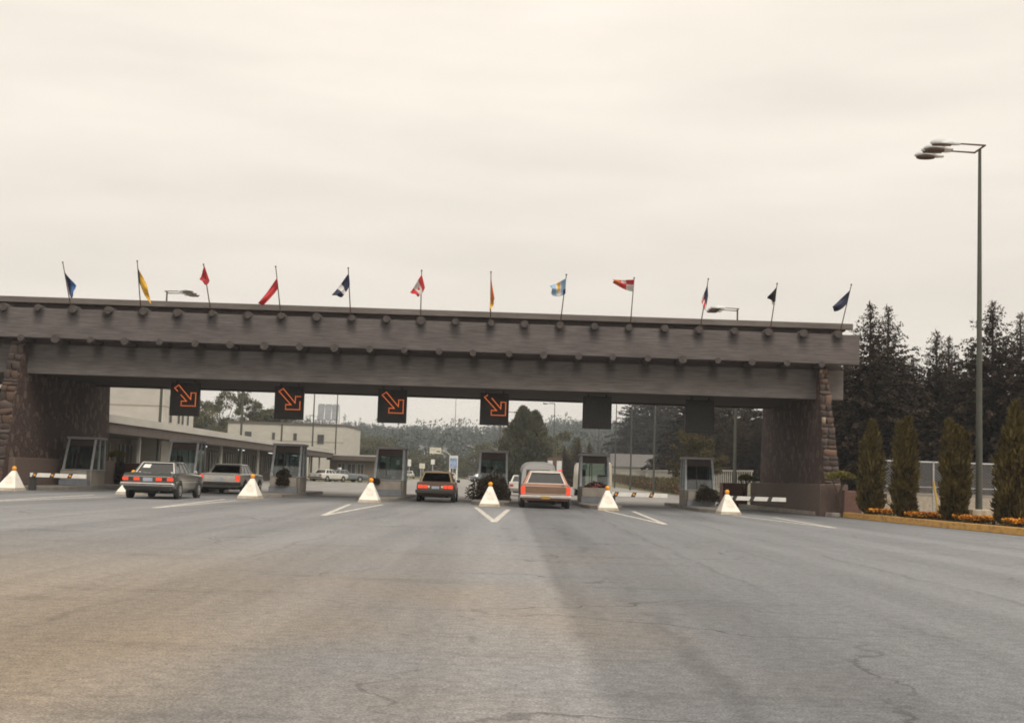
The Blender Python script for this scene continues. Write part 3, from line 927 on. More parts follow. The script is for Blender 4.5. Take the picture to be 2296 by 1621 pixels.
barrier(BOOTH_X[6] + .30, 'striped barrier arm lowered in front of the right plinth', False)

# ------------------------------------------------------------------ flags leaning out from the upper logs
def fp(n, x, y):
    ox, oy = ((0, 720), (900, 740), (1700, 760))[n]
    return ((ox + x / 2.296) / 1.27526, (oy + y / 2.296) / 1.27526)
def cm_(name, c):
    return pm('flag_' + name, c, tuple(v * .82 for v in c), 5, 0.75)
FC = {'navy': cm_('navy', (.03, .035, .085)), 'blue': cm_('blue', (.07, .17, .42)), 'yellow': cm_('yellow', (.75, .42, .03)), 'red': cm_('red', (.52, .03, .035)),
      'white': cm_('white', (.72, .70, .68)), 'orange': cm_('orange', (.62, .14, .02)), 'sky': cm_('sky', (.33, .50, .70)), 'dark': cm_('dark', (.03, .028, .035)), 'brightred': cm_('brightred', (.62, .045, .05))}
# crop, pole top, hoist top, hoist bottom, fly top, fly bottom, colours(u, v), label
FL = [
 (0, (412, 70), (428, 138), (456, 275), (506, 222), (476, 302), lambda u, v: 'navy' if u < .45 else 'blue', 'blue flag drooping, leftmost along the roof'),
 (0, (901, 62), (905, 106), (914, 200), (962, 205), (990, 345), lambda u, v: 'navy' if u < .12 else 'yellow', 'yellow flag hanging limp from its pole'),
 (0, (1336, 84), (1342, 92), (1376, 190), (1316, 182), (1348, 217), lambda u, v: 'dark' if .35 < u < .6 and .3 < v < .6 else 'red', 'red flag with a dark emblem, bunched at its pole top'),
 (0, (1810, 98), (1821, 170), (1827, 238), (1694, 336), (1722, 352), lambda u, v: 'red' if u < .2 else 'brightred', 'long red flag trailing left over the roof edge'),
 (1, (220, 62), (224, 95), (231, 170), (116, 240), (178, 252), lambda u, v: 'white' if .45 < u < .68 else 'navy', 'navy flag with a white middle band'),
 (1, (702, 78), (703, 102), (724, 190), (630, 222), (682, 250), lambda u, v: 'brightred' if u < .3 or u > .72 else ('brightred' if .3 < v < .6 and .45 < u < .6 else 'white'), 'red and white flag folded over on itself, between navy and orange flags'),
 (1, (1157, 88), (1156, 112), (1158, 215), (1184, 262), (1150, 346), lambda u, v: 'orange' if u < .5 else ('dark' if .55 < v < .7 and u < .7 else ('orange' if v < .5 else 'yellow')), 'orange flag hanging straight down its pole'),
 (1, (1652, 105), (1650, 128), (1646, 230), (1546, 180), (1562, 240), lambda u, v: 'navy' if u < .2 and v > .7 else ('yellow' if .4 < u < .6 and v < .55 else ('white' if .3 < u < .7 else 'sky')), 'light blue and white flag with a yellow patch'),
 (1, (2097, 127), (2096, 138), (2092, 215), (1954, 136), (1965, 158), lambda u, v: ('white' if v > .45 else 'brightred') if u < .35 else ('white' if v < .35 and u < .6 else ('orange' if u > .7 else 'brightred')), 'red and white flag blown out flat with an orange tip'),
 (2, (747, 88), (743, 118), (746, 200), (696, 232), (722, 292), lambda u, v: 'navy' if u < .55 else ('brightred' if int(v * 5) % 2 else 'white'), 'navy flag ending in red and white stripes'),
 (2, (1199, 118), (1197, 138), (1186, 252), (1136, 200), (1160, 232), lambda u, v: 'white' if v > .8 else 'dark', 'black flag with a white lower edge'),
 (2, (1686, 125), (1680, 158), (1660, 246), (1560, 268), (1578, 300), lambda u, v: 'navy', 'navy flag at the right end of the roof'),
]
def flag(kk, spec, Xlog):
    cr, pt, ht, hb, ft, fb, colf, lab = spec
    base = Vector((Xlog, 57.55, 7.98))
    x, y = fp(cr, *pt)
    top = at(x, y, 55.95)
    f = empty('flag', base, 0, lab, 'flag', 'flags along the gateway roof')
    d = top - base
    MB().cyl((0, 0, 0), d, .026, .018, 8).build('pole', M['brown_metal'], f)
    MB().lathe([(.0, -.04), (.035, -.02), (.04, .0), (.03, .03), (0.0, .045)], d, 8).build('finial', M['brown_metal'], f)
    def on(p, frac):
        x, y = fp(cr, *p)
        D = base.y + (top.y - base.y) * frac
        return at(x, y, D) - base
    zt = top.z - base.z
    def frac(p):
        x, y = fp(cr, *p)
        q = at(x, y, 56.5)
        return min(1, max(0.05, (q.z - base.z) / zt))
    HT, HB = on(ht, frac(ht)), on(hb, frac(hb))
    fr = (frac(ht) + frac(hb)) / 2
    FT, FB = on(ft, fr), on(fb, fr)
    nu, nv = 22, 12
    vs, fs, mi = [], [], []
    names = []
    ph = random.uniform(0, 6)
    g2 = random.choice([-1, 1])
    for j in range(nv + 1):
        v = j / nv
        for i in range(nu + 1):
            u = i / nu
            p = HT.lerp(HB, v).lerp(FT.lerp(FB, v), u)
            bow = math.sin(math.pi * u)
            p = p + Vector((0.03 * math.sin(7 * v + ph) * u, g2 * (.13 * math.sin(5.5 * u + 3 * v + ph) * u + .09 * math.sin(9 * v + 2 * u + ph) * u), .07 * bow * (0.5 - v) - .05 * bow))
            vs.append(p)
    mb = MB()
    mb.v = [tuple(p) for p in vs]
    for j in range(nv):
        for i in range(nu):
            c = colf((i + .5) / nu, (j + .5) / nv)
            if c not in names:
                names.append(c)
            a = j * (nu + 1) + i
            mb.f.append((a, a + 1, a + nu + 2, a + nu + 1))
            mb.mi.append(names.index(c))
    o = mb.build('cloth', [FC[c] for c in names], f, smooth=80)
    so = o.modifiers.new('thickness', 'SOLIDIFY')
    so.thickness = .006
for k, spec in enumerate(FL):
    flag(k, spec, Q0.x + PITCH2 * (1 + 2 * k))

# ------------------------------------------------------------------ cars
M['tyre'] = pm('tyre_rubber', (0.022, 0.021, 0.02), (0.032, 0.03, 0.028), 8, 0.85)
M['rim'] = pm('wheel_cover', (0.55, 0.54, 0.52), (0.42, 0.41, 0.40), 5, 0.3, metal=0.8)
M['chrome'] = pm('chrome_trim', (0.68, 0.66, 0.63), (0.58, 0.56, 0.53), 4, 0.22, metal=0.85)
M['tail'] = emit('tail_lamp', (1.0, 0.095, 0.02), 0.58, (0.55, 0.03, 0.02))
M['taildim'] = pm('tail_lens', (0.50, 0.05, 0.03), (0.42, 0.04, 0.03), 5, 0.3)
M['cglass'] = glass('car_glass', (0.30, 0.33, 0.33), 0.72)
M['plate'] = pm('number_plate', (0.28, 0.33, 0.40), (0.42, 0.45, 0.50), 12, 0.5)
M['plate_y'] = pm('yellow_number_plate', (0.45, 0.29, 0.05), (0.36, 0.22, 0.04), 12, 0.5)
M['rubber'] = pm('black_trim', (0.025, 0.024, 0.023), (0.035, 0.033, 0.03), 6, 0.6)
M['cabin'] = pm('car_upholstery', (0.06, 0.045, 0.04), (0.085, 0.065, 0.055), 4, 0.9)
def paint(name, c, rough=0.3):
    mt = pm(name, c, tuple(v * .9 for v in c), 1.5, rough)
    b = mt.node_tree.nodes['Principled BSDF']
    b.inputs['Coat Weight'].default_value = 0.4
    b.inputs['Coat Roughness'].default_value = 0.12
    return mt
def bil(q, u, v):
    a, b, c, d = q
    return a.lerp(b, u).lerp(d.lerp(c, u), v)
def inset(q, u0, u1, v0, v1, off, t, name, mat, par):
    a, b, c, d = [bil(q, *uv) for uv in ((u0, v0), (u1, v0), (u1, v1), (u0, v1))]
    n = (b - a).cross(d - a).normalized()
    return MB().quad_slab(a + n * off, b + n * off, c + n * off, d + n * off, t).build(name, mat, par)
_wh = {}
def wheel(par, x, y, r, w, side):
    key = (round(r, 3), round(w, 3))
    if key not in _wh:
        mb = MB()
        prof = [(r * .58, -w / 2), (r * .93, -w / 2), (r, -w * .3), (r, w * .3), (r * .93, w / 2), (r * .58, w / 2)]
        mb.lathe(prof, (0, 0, 0), 24)
        me = mb.mesh('wheel'); me.materials.append(M['tyre'])
        me.polygons.foreach_set('use_smooth', [True] * len(me.polygons)); me.set_sharp_from_angle(angle=R(35))
        rb = MB().lathe([(r * .6, 0), (r * .57, .012), (r * .35, .0), (r * .2, .03), (0.02, .035)], (0, 0, w / 2 - .005), 20)
        rm = rb.mesh('rim'); rm.materials.append(M['rim'])
        rm.polygons.foreach_set('use_smooth', [True] * len(rm.polygons)); rm.set_sharp_from_angle(angle=R(35))
        _wh[key] = (me, rm)
    me, rm = _wh[key]
    o = link(bpy.data.objects.new('wheel', me), par)
    o.location = (x, y, r)
    o.rotation_euler = (0, R(90) * side, 0)
    link(bpy.data.objects.new('rim', rm), o)
    return o
def car(name, pos, yaw, label, L, W, H, col, prof, cab, r=.31, two=None, wx_=None, glassmat=None, pillars=(.32, .36, .66, .70), roofcol=None, cat='car', group='cars queueing at the booths'):
    """prof: (y, hw, zbot, zmid, ztop) stations; cab: rear base y, front base y, z belt, roof rear y, roof front y, hw base, hw roof"""
    c = empty(name, (pos[0], pos[1], 0), yaw, label, cat, group)
    mb = MB()
    rings = []
    for y, hw, zb, zm, zt in prof:
        h = [(hw * .88, zb), (hw * .97, zb + .10), (hw, zm), (hw * .985, zt - .07), (hw * .93, zt - .015), (hw * .6, zt + .012)]
        rings.append([(x, y, z) for x, z in h] + [(-x, y, z) for x, z in h[::-1]])
    def mif(k, i):
        return 1 if two and i in two else 0
    mb.loft(rings, 0, mif)
    cols = [col] if not two else [col, two['mat']]
    mb.build('body', cols, c, smooth=32)
    rb, fb, zb, rr, fr, hb, hr = cab
    zr = H
    mid = (rr + fr) / 2
    A = [Vector(p) for p in ((-hb, rb, zb), (hb, rb, zb), (hb, fb, zb), (-hb, fb, zb))]
    B = [Vector(p) for p in ((-hr, rr, zr - .03), (hr, rr, zr - .03), (hr, fr, zr - .04), (-hr, fr, zr - .04))]
    # pillars and roof as a frame, panes between
    qr = [A[0], A[1], B[1], B[0]]; qf = [A[2], A[3], B[3], B[2]]
    ql = [A[3], A[0], B[0], B[3]]; qq = [A[1], A[2], B[2], B[1]]
    roof = MB()
    rg = []
    for t in (0, .08, .5, .92, 1):
        y = rr + (fr - rr) * t
        e = .0 if t in (0, 1) else .03
        rg.append([(-hr, y, zr - .085), (-hr - .012, y, zr - .05), (-hr * .93, y, zr - .02 + e * .3), (-hr * .4, y, zr - .01 + e * .35), (hr * .4, y, zr - .01 + e * .35), (hr * .93, y, zr - .02 + e * .3), (hr + .012, y, zr - .05), (hr, y, zr - .085)])
    roof.loft(rg)
    roof.build('roof', roofcol or col, c, smooth=40)
    fr_m = MB()
    def bar(q, u0, u1, v0, v1):
        a, b, cc, d = [bil(q, *uv) for uv in ((u0, v0), (u1, v0), (u1, v1), (u0, v1))]
        fr_m.quad_slab(a, b, cc, d, -.04)
    for q in (qr, qf):
        bar(q, 0, .07, 0, .97); bar(q, .93, 1, 0, .97); bar(q, .07, .93, 0, .06); bar(q, .07, .93, .90, .97)
    for q, rev in ((ql, True), (qq, False)):
        P = pillars if not rev else tuple(1 - t for t in pillars[::-1])
        bar(q, 0, .05, 0, .97); bar(q, .95, 1, 0, .97); bar(q, .05, .95, 0, .05)
        bar(q, P[0], P[1], .05, .97); bar(q, P[2], P[3], .05, .97)
    fr_m.build('window_frame', col, c)
    gm = glassmat or M['cglass']
    inset(qr, .07, .93, .06, .90, -.025, .01, 'rear_window', gm, c)
    inset(qf, .07, .93, .06, .90, -.025, .01, 'windscreen', gm, c)
    for q, rev in ((ql, True), (qq, False)):
        P = pillars if not rev else tuple(1 - t for t in pillars[::-1])
        for u0, u1 in ((.05, P[0]), (P[1], P[2]), (P[3], .95)):
            if u1 - u0 > .03:
                inset(q, u0, u1, .05, .95, -.025, .01, 'side_window', gm, c)
    # trim round the rear window
    # seats seen through the glass
    st = MB()
    st.box(-hb * .8, hb * .8, rb + .55, rb + .75, zb - .2, zb + .12)
    st.box(-hb * .8, -.08, mid + .35, mid + .5, zb - .2, zb + .28)
    st.box(.08, hb * .8, mid + .35, mid + .5, zb - .2, zb + .28)
    st.build('seats', M['cabin'], c, bevel=0.04)
    tw = W / 2 - .12
    yr, yf = wx_ if wx_ else (L * .20, L * .80)
    for y in (yr, yf):
        for s in (-1, 1):
            MB().cyl((s * (W / 2 - .10), y, r + .02), (s * (W / 2 + .006), y, r + .02), r + .055, r + .055, 22).build('wheel_arch', M['rubber'], c)
            wheel(c, s * (W / 2 - .085), y, r, .19, s)
    MB().box(-W * .34, W * .34, .45, L - .6, .20, .30).build('underbody', M['rubber'], c)
    MB().cyl((W * .22, .05, .26), (W * .22, .6, .26), .03, .03, 8).build('exhaust_pipe', M['steel_dark'], c)
    return c, qr
def rbox(c, name, mat, x0, x1, z0, z1, y0=-.03, y1=.05, bevel=0.01):
    return MB().box(x0, x1, y0, y1, z0, z1).build(name, mat, c, bevel=bevel)
def letters(par, x0, x1, z0, z1, y, mat):
    pass

def sedan_prof(L, W, zd, zh, rear=.06):
    h = W / 2
    return [(0, h * .95, .42, .62, zd - .02), (.12, h * .985, .30, .62, zd), (L * .2, h, .27, .62, zd + .015), (L * .5, h, .25, .62, zd + .02), (L * .72, h * .99, .26, .62, zh + .03), (L * .95, h * .96, .30, .6, zh - .02), (L, h * .93, .40, .58, zh - .06)]

# dark green sedan, nearest on the left
p = ground(324, 1117)
XA = (BOOTH_X[1] + BOOTH_X[2]) / 2
cg = paint('dark_green_paint', (0.078, 0.083, 0.078), .2)
c, q = car('sedan', (XA + .04, 47.9), 0, 'dark green sedan with four square tail lamps and chrome bumper', 4.9, 1.88, 1.36, cg, sedan_prof(4.9, 1.88, .93, .90), (.95, 3.15, .90, 1.42, 2.75, .80, .62))
for x in (-.80, -.40, .40, .80):
    rbox(c, 'tail_lamp', M['tail'], x - .105, x + .105, .655, .765)
for x in (-.60, .60):
    rbox(c, 'reverse_lamp', M['rubber'], x - .09, x + .09, .665, .755, -.02)
rbox(c, 'number_plate', M['plate'], -.17, .17, .63, .76, -.035)
rbox(c, 'bumper', M['chrome'], -.95, .95, .46, .585, -.13, .1, .03)
rbox(c, 'bumper_strip', M['rubber'], -.93, .93, .505, .535, -.137, -.1, .003)
rbox(c, 'chrome_strip', M['chrome'], -.88, .88, .79, .812, -.012, .03, .004)
for u0, u1, v0, v1 in ((.045, .075, .0, .96), (.925, .955, 0, .96), (.06, .94, .02, .06), (.06, .94, .90, .95)):
    inset(q, u0, u1, v0, v1, .002, .012, 'window_trim', M['chrome'], c)
inset(q, .13, .32, .50, .80, -.006, .004, 'sticker', M['white'], c)
for sx in (.10, .86):
    inset(q, sx, sx + .05, .06, .17, -.006, .004, 'speaker', M['white'], c)
MB().box(.935, .945, .3, 4.7, .60, .625).build('side_trim', M['chrome'], c)
MB().box(.90, 1.04, 3.05, 3.15, .92, 1.03).build('door_mirror', M['chrome'], c, bevel=0.02)

# silver sedan ahead of it
cs = paint('silver_beige_paint', (0.36, 0.335, 0.30))
c, q = car('sedan', (XA - .50, 62.3), R(-2), 'silver beige sedan with tall red tail lamps, ahead of the dark green sedan', 5.2, 1.96, 1.40, cs, sedan_prof(5.2, 1.96, .95, .92), (1.0, 3.3, .92, 1.5, 2.85, .82, .66))
for s in (-1, 1):
    rbox(c, 'tail_lamp', M['tail'], s * .86 - .10, s * .86 + .10, .60, .86)
rbox(c, 'number_plate', M['plate'], -.18, .18, .60, .73, -.035)
rbox(c, 'grille_panel', M['chrome'], -.74, .74, .64, .84, -.015, .05)
rbox(c, 'bumper', M['rubber'], -.99, .99, .42, .55, -.14, .1, .03)
rbox(c, 'bumper_strip', M['chrome'], -.97, .97, .552, .585, -.12, .1, .01)
inset(q, .04, .96, .90, .97, .002, .012, 'window_trim', M['chrome'], c)

# small brown sedan
cb = paint('brown_paint', (0.115, 0.068, 0.045))
cbr = paint('gold_trim_paint', (0.33, 0.25, 0.14))
XC = (BOOTH_X[3] + BOOTH_X[4]) / 2
c, q = car('sedan', (XC - .02, 58.8), 0, 'small brown sedan with paired tail lamps, alone in the middle lane', 4.3, 1.70, 1.36, cb, sedan_prof(4.3, 1.70, .90, .88), (.62, 2.75, .88, 1.08, 2.35, .77, .60), r=.29)
for s in (-1, 1):
    rbox(c, 'tail_lamp', M['tail'], s * .66 - .105, s * .66 + .105, .60, .75)
    rbox(c, 'tail_lamp', M['tail'], s * .44 - .095, s * .44 + .095, .605, .745)
    rbox(c, 'reverse_lamp', M['white'], s * .29 - .04, s * .29 + .04, .63, .72, -.02)
rbox(c, 'number_plate', M['plate'], -.17, .17, .58, .70, -.035)
rbox(c, 'bumper', M['rubber'], -.87, .87, .38, .54, -.13, .1, .03)
for u0, u1, v0, v1 in ((.03, .075, .0, .97), (.925, .97, 0, .97), (.06, .94, .0, .06), (.06, .94, .90, .98)):
    inset(q, u0, u1, v0, v1, .002, .012, 'window_trim', cbr, c)
MB().box(.82, .98, 2.55, 2.66, .88, 1.0).build('door_mirror', M['rubber'], c, bevel=0.02)

# salmon station wagon
cw = paint('salmon_paint', (0.45, 0.215, 0.135))
wood = pm('wood_panel', (0.20, 0.125, 0.075), (0.15, 0.09, 0.05), 6, 0.45, 0, (0.3, 1, 3))
XD = (BOOTH_X[4] + BOOTH_X[5]) / 2
h = 1.0
wprof = [(0, h * .96, .44, .70, .97), (.1, h * .99, .32, .70, .985), (1.2, h, .28, .7, .99), (2.7, h, .26, .7, .99), (3.9, h * .99, .27, .68, .96), (5.2, h * .96, .3, .66, .90), (5.5, h * .93, .4, .62, .85)]
c, q = car('station_wagon', (XD - .16, 53.6), 0, 'salmon station wagon with wood-panelled tailgate and yellow plate', 5.5, 2.0, 1.50, cw, wprof, (.03, 3.5, .96, .52, 3.0, .90, .66), r=.33, pillars=(.36, .40, .68, .72), cat='station wagon', roofcol=M['white'])
rbox(c, 'tailgate_panel', wood, -.80, .80, .60, .85, -.025, .05)
rbox(c, 'chrome_strip', M['chrome'], -.86, .86, .865, .885, -.03, .03, .004)
rbox(c, 'chrome_strip', M['chrome'], -.86, .86, .562, .585, -.03, .03, .004)
for s in (-1, 1):
    rbox(c, 'tail_lamp', M['tail'], s * .91 - .085, s * .91 + .085, .72, .86)
    rbox(c, 'tail_lamp', M['tail'], s * .91 - .085, s * .91 + .085, .56, .70)
rbox(c, 'bumper', M['chrome'], -1.02, 1.02, .40, .53, -.15, .1, .03)
rbox(c, 'number_plate', M['plate_y'], -.17, .17, .385, .50, -.165, -.152, .002)
rbox(c, 'door_handle', M['rubber'], .62, .74, .90, .925, -.03, .02, .004)
for u0, u1, v0, v1 in ((.055, .085, .0, .95), (.915, .945, 0, .95), (.07, .93, .03, .07), (.07, .93, .89, .94)):
    inset(q, u0, u1, v0, v1, .002, .014, 'window_trim', M['chrome'], c)
MB().box(-.63, .63, .56, 2.8, 1.492, 1.505).build('roof_vinyl', M['white'], c, bevel=0.01)
MB().box(.52, .68, 1.0, 1.16, 1.507, 1.57).build('roof_lamp', M['tail'], c, bevel=0.02)

# camper van in front of the wagon
cvw, cvb = paint('van_white_paint', (0.46, 0.46, 0.45), .4), paint('van_blue_paint', (0.085, 0.11, 0.15), .35)
v = empty('camper_van', (XD - .32, 60.7, 0), 0, 'round-roofed camper van, white above and blue below, ahead of the salmon wagon', 'van', 'cars queueing at the booths')
rings = []
for y, s, zt in ((0, .90, 1.80), (.12, .97, 1.90), (.5, 1.0, 1.95), (3.6, 1.0, 1.95), (4.1, .97, 1.85), (4.35, .9, 1.6)):
    hw = .86 * s
    pts = [(hw * .9, .34), (hw, .45), (hw, .95), (hw * .985, 1.02), (hw * .95, zt - .42), (hw * .86, zt - .17), (hw * .66, zt - .045), (hw * .3, zt)]
    rings.append([(x, y, z) for x, z in pts] + [(-x, y, z) for x, z in pts[::-1]])
MB().loft(rings, 0, lambda k, i: 1 if i in (0, 1, 12, 13, 14, 15, 2, 11) and i not in (2,) or i == 15 else 0).build('body', [cvw, cvb], v, smooth=40)
MB().box(-.80, .80, -.012, .03, .50, .93).build('tail_panel', cvb, v, bevel=0.02)
MB().box(-.56, .56, -.012, .10, 1.14, 1.60).build('rear_window', M['cglass'], v, bevel=0.04)
MB().box(-.50, .50, -.003, .05, 1.19, 1.55).build('window_gasket', M['rubber'], v, bevel=0.03)
for s in (-1, 1):
    MB().box(s * .74 - .05, s * .74 + .05, -.03, .03, .62, .86).build('tail_lamp', M['taildim'], v, bevel=0.01)
    for y in (.85, 3.3):
        wheel(v, s * .74, y, .32, .17, s)
    MB().box(s * .866 - .006, s * .866 + .006, .8, 3.4, 1.1, 1.5).build('side_window', M['cglass'], v)
MB().box(-.87, .87, -.14, .02, .36, .48).build('bumper', M['chrome'], v, bevel=0.02)
MB().box(-.14, .14, -.03, .0, .62, .74).build('number_plate', M['plate'], v)

# ------------------------------------------------------------------ cars beyond the booths
def gy(x, y):
    return float(gz(x, y)) + 0.03
def simple_car(px, D, yaw, label, col, name='sedan', L=4.6, W=1.8, H=1.38, tails=True, group='cars parked or driving beyond the booths'):
    X = wx(px, D)
    c, q = car(name, (X, D), yaw, label, L, W, H, col, sedan_prof(L, W, .92, .88), (.85, 3.0, .90, 1.3, 2.6, .80, .62), group=group)
    c.location.z = gy(0, D)
    if tails:
        for s in (-1, 1):
            rbox(c, 'tail_lamp', M['taildim'], s * .72 - .12, s * .72 + .12, .62, .76)
    rbox(c, 'bumper', M['chrome'], -W / 2, W / 2, .42, .55, -.1, .1, .02)
    rbox(c, 'number_plate', M['plate'], -.17, .17, .60, .72, -.02)
    return c
cwh = paint('white_paint_car', (0.66, 0.65, 0.61))
cgr = paint('grey_blue_paint', (0.16, 0.18, 0.20))
crd = paint('red_paint_car', (0.36, 0.06, 0.045))
c = simple_car(706, 150, R(-28), 'white patrol car parked under the office canopy, nearer of the two', cwh, L=5.2, W=1.95)
c = simple_car(727, 156, R(-58), 'grey patrol car with a pale roof beacon parked by the office', cgr, L=5.2, W=1.95)
MB().box(-.28, .28, 1.75, 2.05, 1.385, 1.62).build('roof_beacon', M['white'], c, bevel=0.06)
simple_car(1172, 88, 0, 'white sedan half hidden behind the camper van', cwh)
simple_car(916, 262, 0, 'white car driving away in the distance beside the fourth booth', cwh, H=1.5)
simple_car(1012, 215, R(8), 'distant white car with red tail lamps right of the brown sedan', cwh)
simple_car(1050, 225, R(-75), 'distant pale car parked side-on left of the shrub-fronted booth', cgr)
simple_car(955, 235, R(-70), 'distant red car seen over the roof of the brown sedan', crd, H=1.6)
# cream motorhome seen beside and through the sixth booth
cc = paint('cream_paint', (0.56, 0.51, 0.40), .4)
X = wx(1316, 104)
t = empty('motorhome', (X, 104, gy(0, 104)), R(184), 'cream motorhome beyond the booth right of the salmon wagon', 'motorhome')
rings = []
for y, zt, s in ((0, 2.1, .93), (.15, 2.3, .98), (.6, 2.55, 1), (5.8, 2.6, 1), (6.0, 2.5, .97)):
    hw = 1.1 * s
    pts = [(hw * .92, .45), (hw, .55), (hw, 1.3), (hw * .97, zt - .25), (hw * .85, zt - .06), (hw * .4, zt)]
    rings.append([(x, y, z) for x, z in pts] + [(-x, y, z) for x, z in pts[::-1]])
MB().loft(rings).build('body', cc, t, smooth=40)
MB().box(-.9, .9, -.02, .1, 1.35, 2.0).build('windscreen', M['cglass'], t, bevel=0.04)
MB().box(-1.05, 1.05, -.14, .05, .42, .62).build('bumper', M['chrome'], t, bevel=0.02)
for s in (-1, 1):
    MB().cyl((s * .82, -.04, .95), (s * .82, .05, .95), .1, .1, 12).build('headlamp', M['lamp_white'], t)
    for y in (1.0, 4.6):
        wheel(t, s * .96, y, .38, .22, s)

# ------------------------------------------------------------------ lamp posts
def head(tilt):
    """teardrop luminaire: neck at x = 0, body towards -x, lens underneath"""
    mb = MB()
    rings = []
    for x, ry, zu, zd in ((0, .05, .05, .05), (-.18, .09, .09, .07), (-.42, .22, .16, .07), (-.66, .29, .18, .06), (-.90, .25, .14, .05), (-1.04, .10, .07, .04), (-1.07, .02, .02, .02)):
        ring = []
        for k in range(14):
            a = 2 * math.pi * k / 14
            y, z = ry * math.cos(a), math.sin(a)
            ring.append((x, y, z * zu if z > 0 else z * zd))
        rings.append(ring)
    mb.loft(rings)
    lens = MB()
    n = 16
    top = [(-.66 + .36 * math.cos(2 * math.pi * k / n), .265 * math.sin(2 * math.pi * k / n), -.045) for k in range(n)]
    bot = [(-.66 + .33 * math.cos(2 * math.pi * k / n), .24 * math.sin(2 * math.pi * k / n), -.10) for k in range(n)]
    lens.loft([top, bot])
    return mb, lens
def lamp_post(loc, h, label, side=-1, base=True, foot=0.0):
    """side -1: arms reach towards -x"""
    p = empty('lamp_post', loc, 0, label, 'lamp post', 'tall lamp posts lining the road')
    MB().cyl((0, 0, 0.0), (0, 0, h), .125, .055, 12).build('post', M['post_green'], p, smooth=40)
    if base:
        MB().box(-.36, .36, -.36, .36, -foot, .42).build('footing', M['dirtyconc'], p, bevel=0.03)
    MB().tube([(0, -.55, h), (0, .55, h)], .035).build('crossbar', M['brown_metal'], p)
    for y in (-.53, .53):
        MB().cyl((0, y, h), (side * .90, y, h + .03), .035, .03, 8).build('arm', M['brown_metal'], p)
        for dy, tilt in ((0, 12), (.78, 0)):
            hb, ln = head(0)
            o = hb.build('lamp_head', M['lamp_white'], p, smooth=50)
            o.location = (side * .88, y + dy, h + .03)
            o.rotation_euler = (R(tilt), 0, 0 if side < 0 else R(180))
            l = ln.build('lens', M['lens'], o)
        MB().tube([(side * 1.25, y, h + .10), (side * 1.25, y + .78, h + .10)], .03).build('arm', M['brown_metal'], p)
    return p
LP = [
 (2195, 47.0, 0.2, 'tall lamp post in the flower bed among the cedars', -1),
 (1647, 90.0, 0.0, 'lamp post behind the right end of the gateway, heads over the roof edge', -1),
 (1466, 141, 0.0, 'lamp post along the hedge, right one of the pair by the grey house', -1),
 (1414, 168, 0.0, 'lamp post along the hedge, left one of the pair by the grey house', -1),
 (1379, 195, 0.0, 'brown lamp post at the edge of the dark conifers', -1),
 (1341, 232, 0.0, 'lamp post below the first unlit sign box', -1),
 (1240, 215, 0.0, 'lamp post whose heads show against the sky right of the broad cedar', -1),
 (1134, 250, 0.0, 'lamp post beside the rightmost lit arrow', 1),
 (354.5, 90.7, 0.0, 'lamp post at the pale building, heads over the left roof edge', 1),
 (538, 118, 0.0, 'lamp post before the bare trees left of the second lit arrow', 1),
 (629, 138, 0.0, 'lamp post directly below the second lit arrow', 1),
 (699, 160, 0.0, 'lamp post at the left edge of the roof panels', 1),
 (751, 181, 0.0, 'lamp post at the right edge of the roof panels', 1)]
for k, (px, D, z0, lab, side) in enumerate(LP):
    py = 1040 + (px - 1148) * .033
    X = wx(px, D, py)
    z = z0 if k == 0 else float(gz(X, D))
    lamp_post((X, D, z), (13.3 if k == 0 else 13.1) - z0 * 0, lab, side, base=(k == 0))
# utility poles on the skyline
M['pole_wood'] = pm('pole_wood', (0.11, 0.07, 0.05), (0.075, 0.05, 0.038), 6, 0.9, 0, (1, 1, .1))
for px, D, h, lab in ((1118, 300, 13.5, 'brown wooden utility pole left of the slim crossarm pole'), (1127, 330, 12.0, 'slim utility pole with one crossarm under the fourth lit arrow')):
    X = wx(px, D)
    u = empty('utility_pole', (X, D, gy(0, D)), 0, lab, 'utility pole')
    MB().cyl((0, 0, 0), (0, 0, h), .2, .15, 8).build('pole', M['pole_wood'], u)
    MB().box(-1.2, 1.2, -.3, -.17, h - .9, h - .75).build('crossarm', M['pole_wood'], u)
    for xx in (-1, -.4, .4, 1):
        MB().cyl((xx, -.23, h - .748), (xx, -.23, h - .5), .05, .04, 6).build('insulator', M['lamp_white'], u)
X = wx(1016, 700)
am = empty('radio_mast', (X, 700, float(gz(X, 700)) - .2), 0, 'thin radio mast rising from the wooded ridge', 'mast')
MB().cyl((0, 0, 0), (0, 0, 36), .22, .1, 6).build('mast', M['steel_dark'], am)

# ------------------------------------------------------------------ signs beyond the booths
def far_sign(name, px0, px1, py0, py1, D, mat, label, posts=(.2, .8), post_w=.06):
    a, b = at(px0, py1, D), at(px1, py0, D)
    X = (a.x + b.x) / 2
    g0 = gy(0, D)
    w, h = (b.x - a.x), (b.z - a.z)
    s = empty(name, (X, D, g0), 0, label, 'sign')
    zb = a.z - g0
    MB().box(-w / 2, w / 2, -.04, .04, zb, zb + h).build('panel', mat, s, bevel=0.01)
    for t in posts:
        MB().box((t - .5) * w - post_w, (t - .5) * w + post_w, .045, .045 + 2 * post_w, 0, zb + h * .9).build('post', M['white'] if name == 'information_sign' else M['galv'], s)
    return s, w, h, zb
M['blue_sign'] = pm('blue_sign_face', (0.10, 0.20, 0.42), (0.40, 0.47, 0.58), 0.9, 0.5, lo=.42, hi=.6)
M['sign_cream'] = pm('cream_sign_face', (0.68, 0.64, 0.52), (0.60, 0.56, 0.46), 2, 0.5)
s, w, h, zb = far_sign('information_sign', 1007, 1027, 1022, 1050, 150, M['white'], 'tall blue and white information sign right of the brown sedan', (.09, .91), .09)
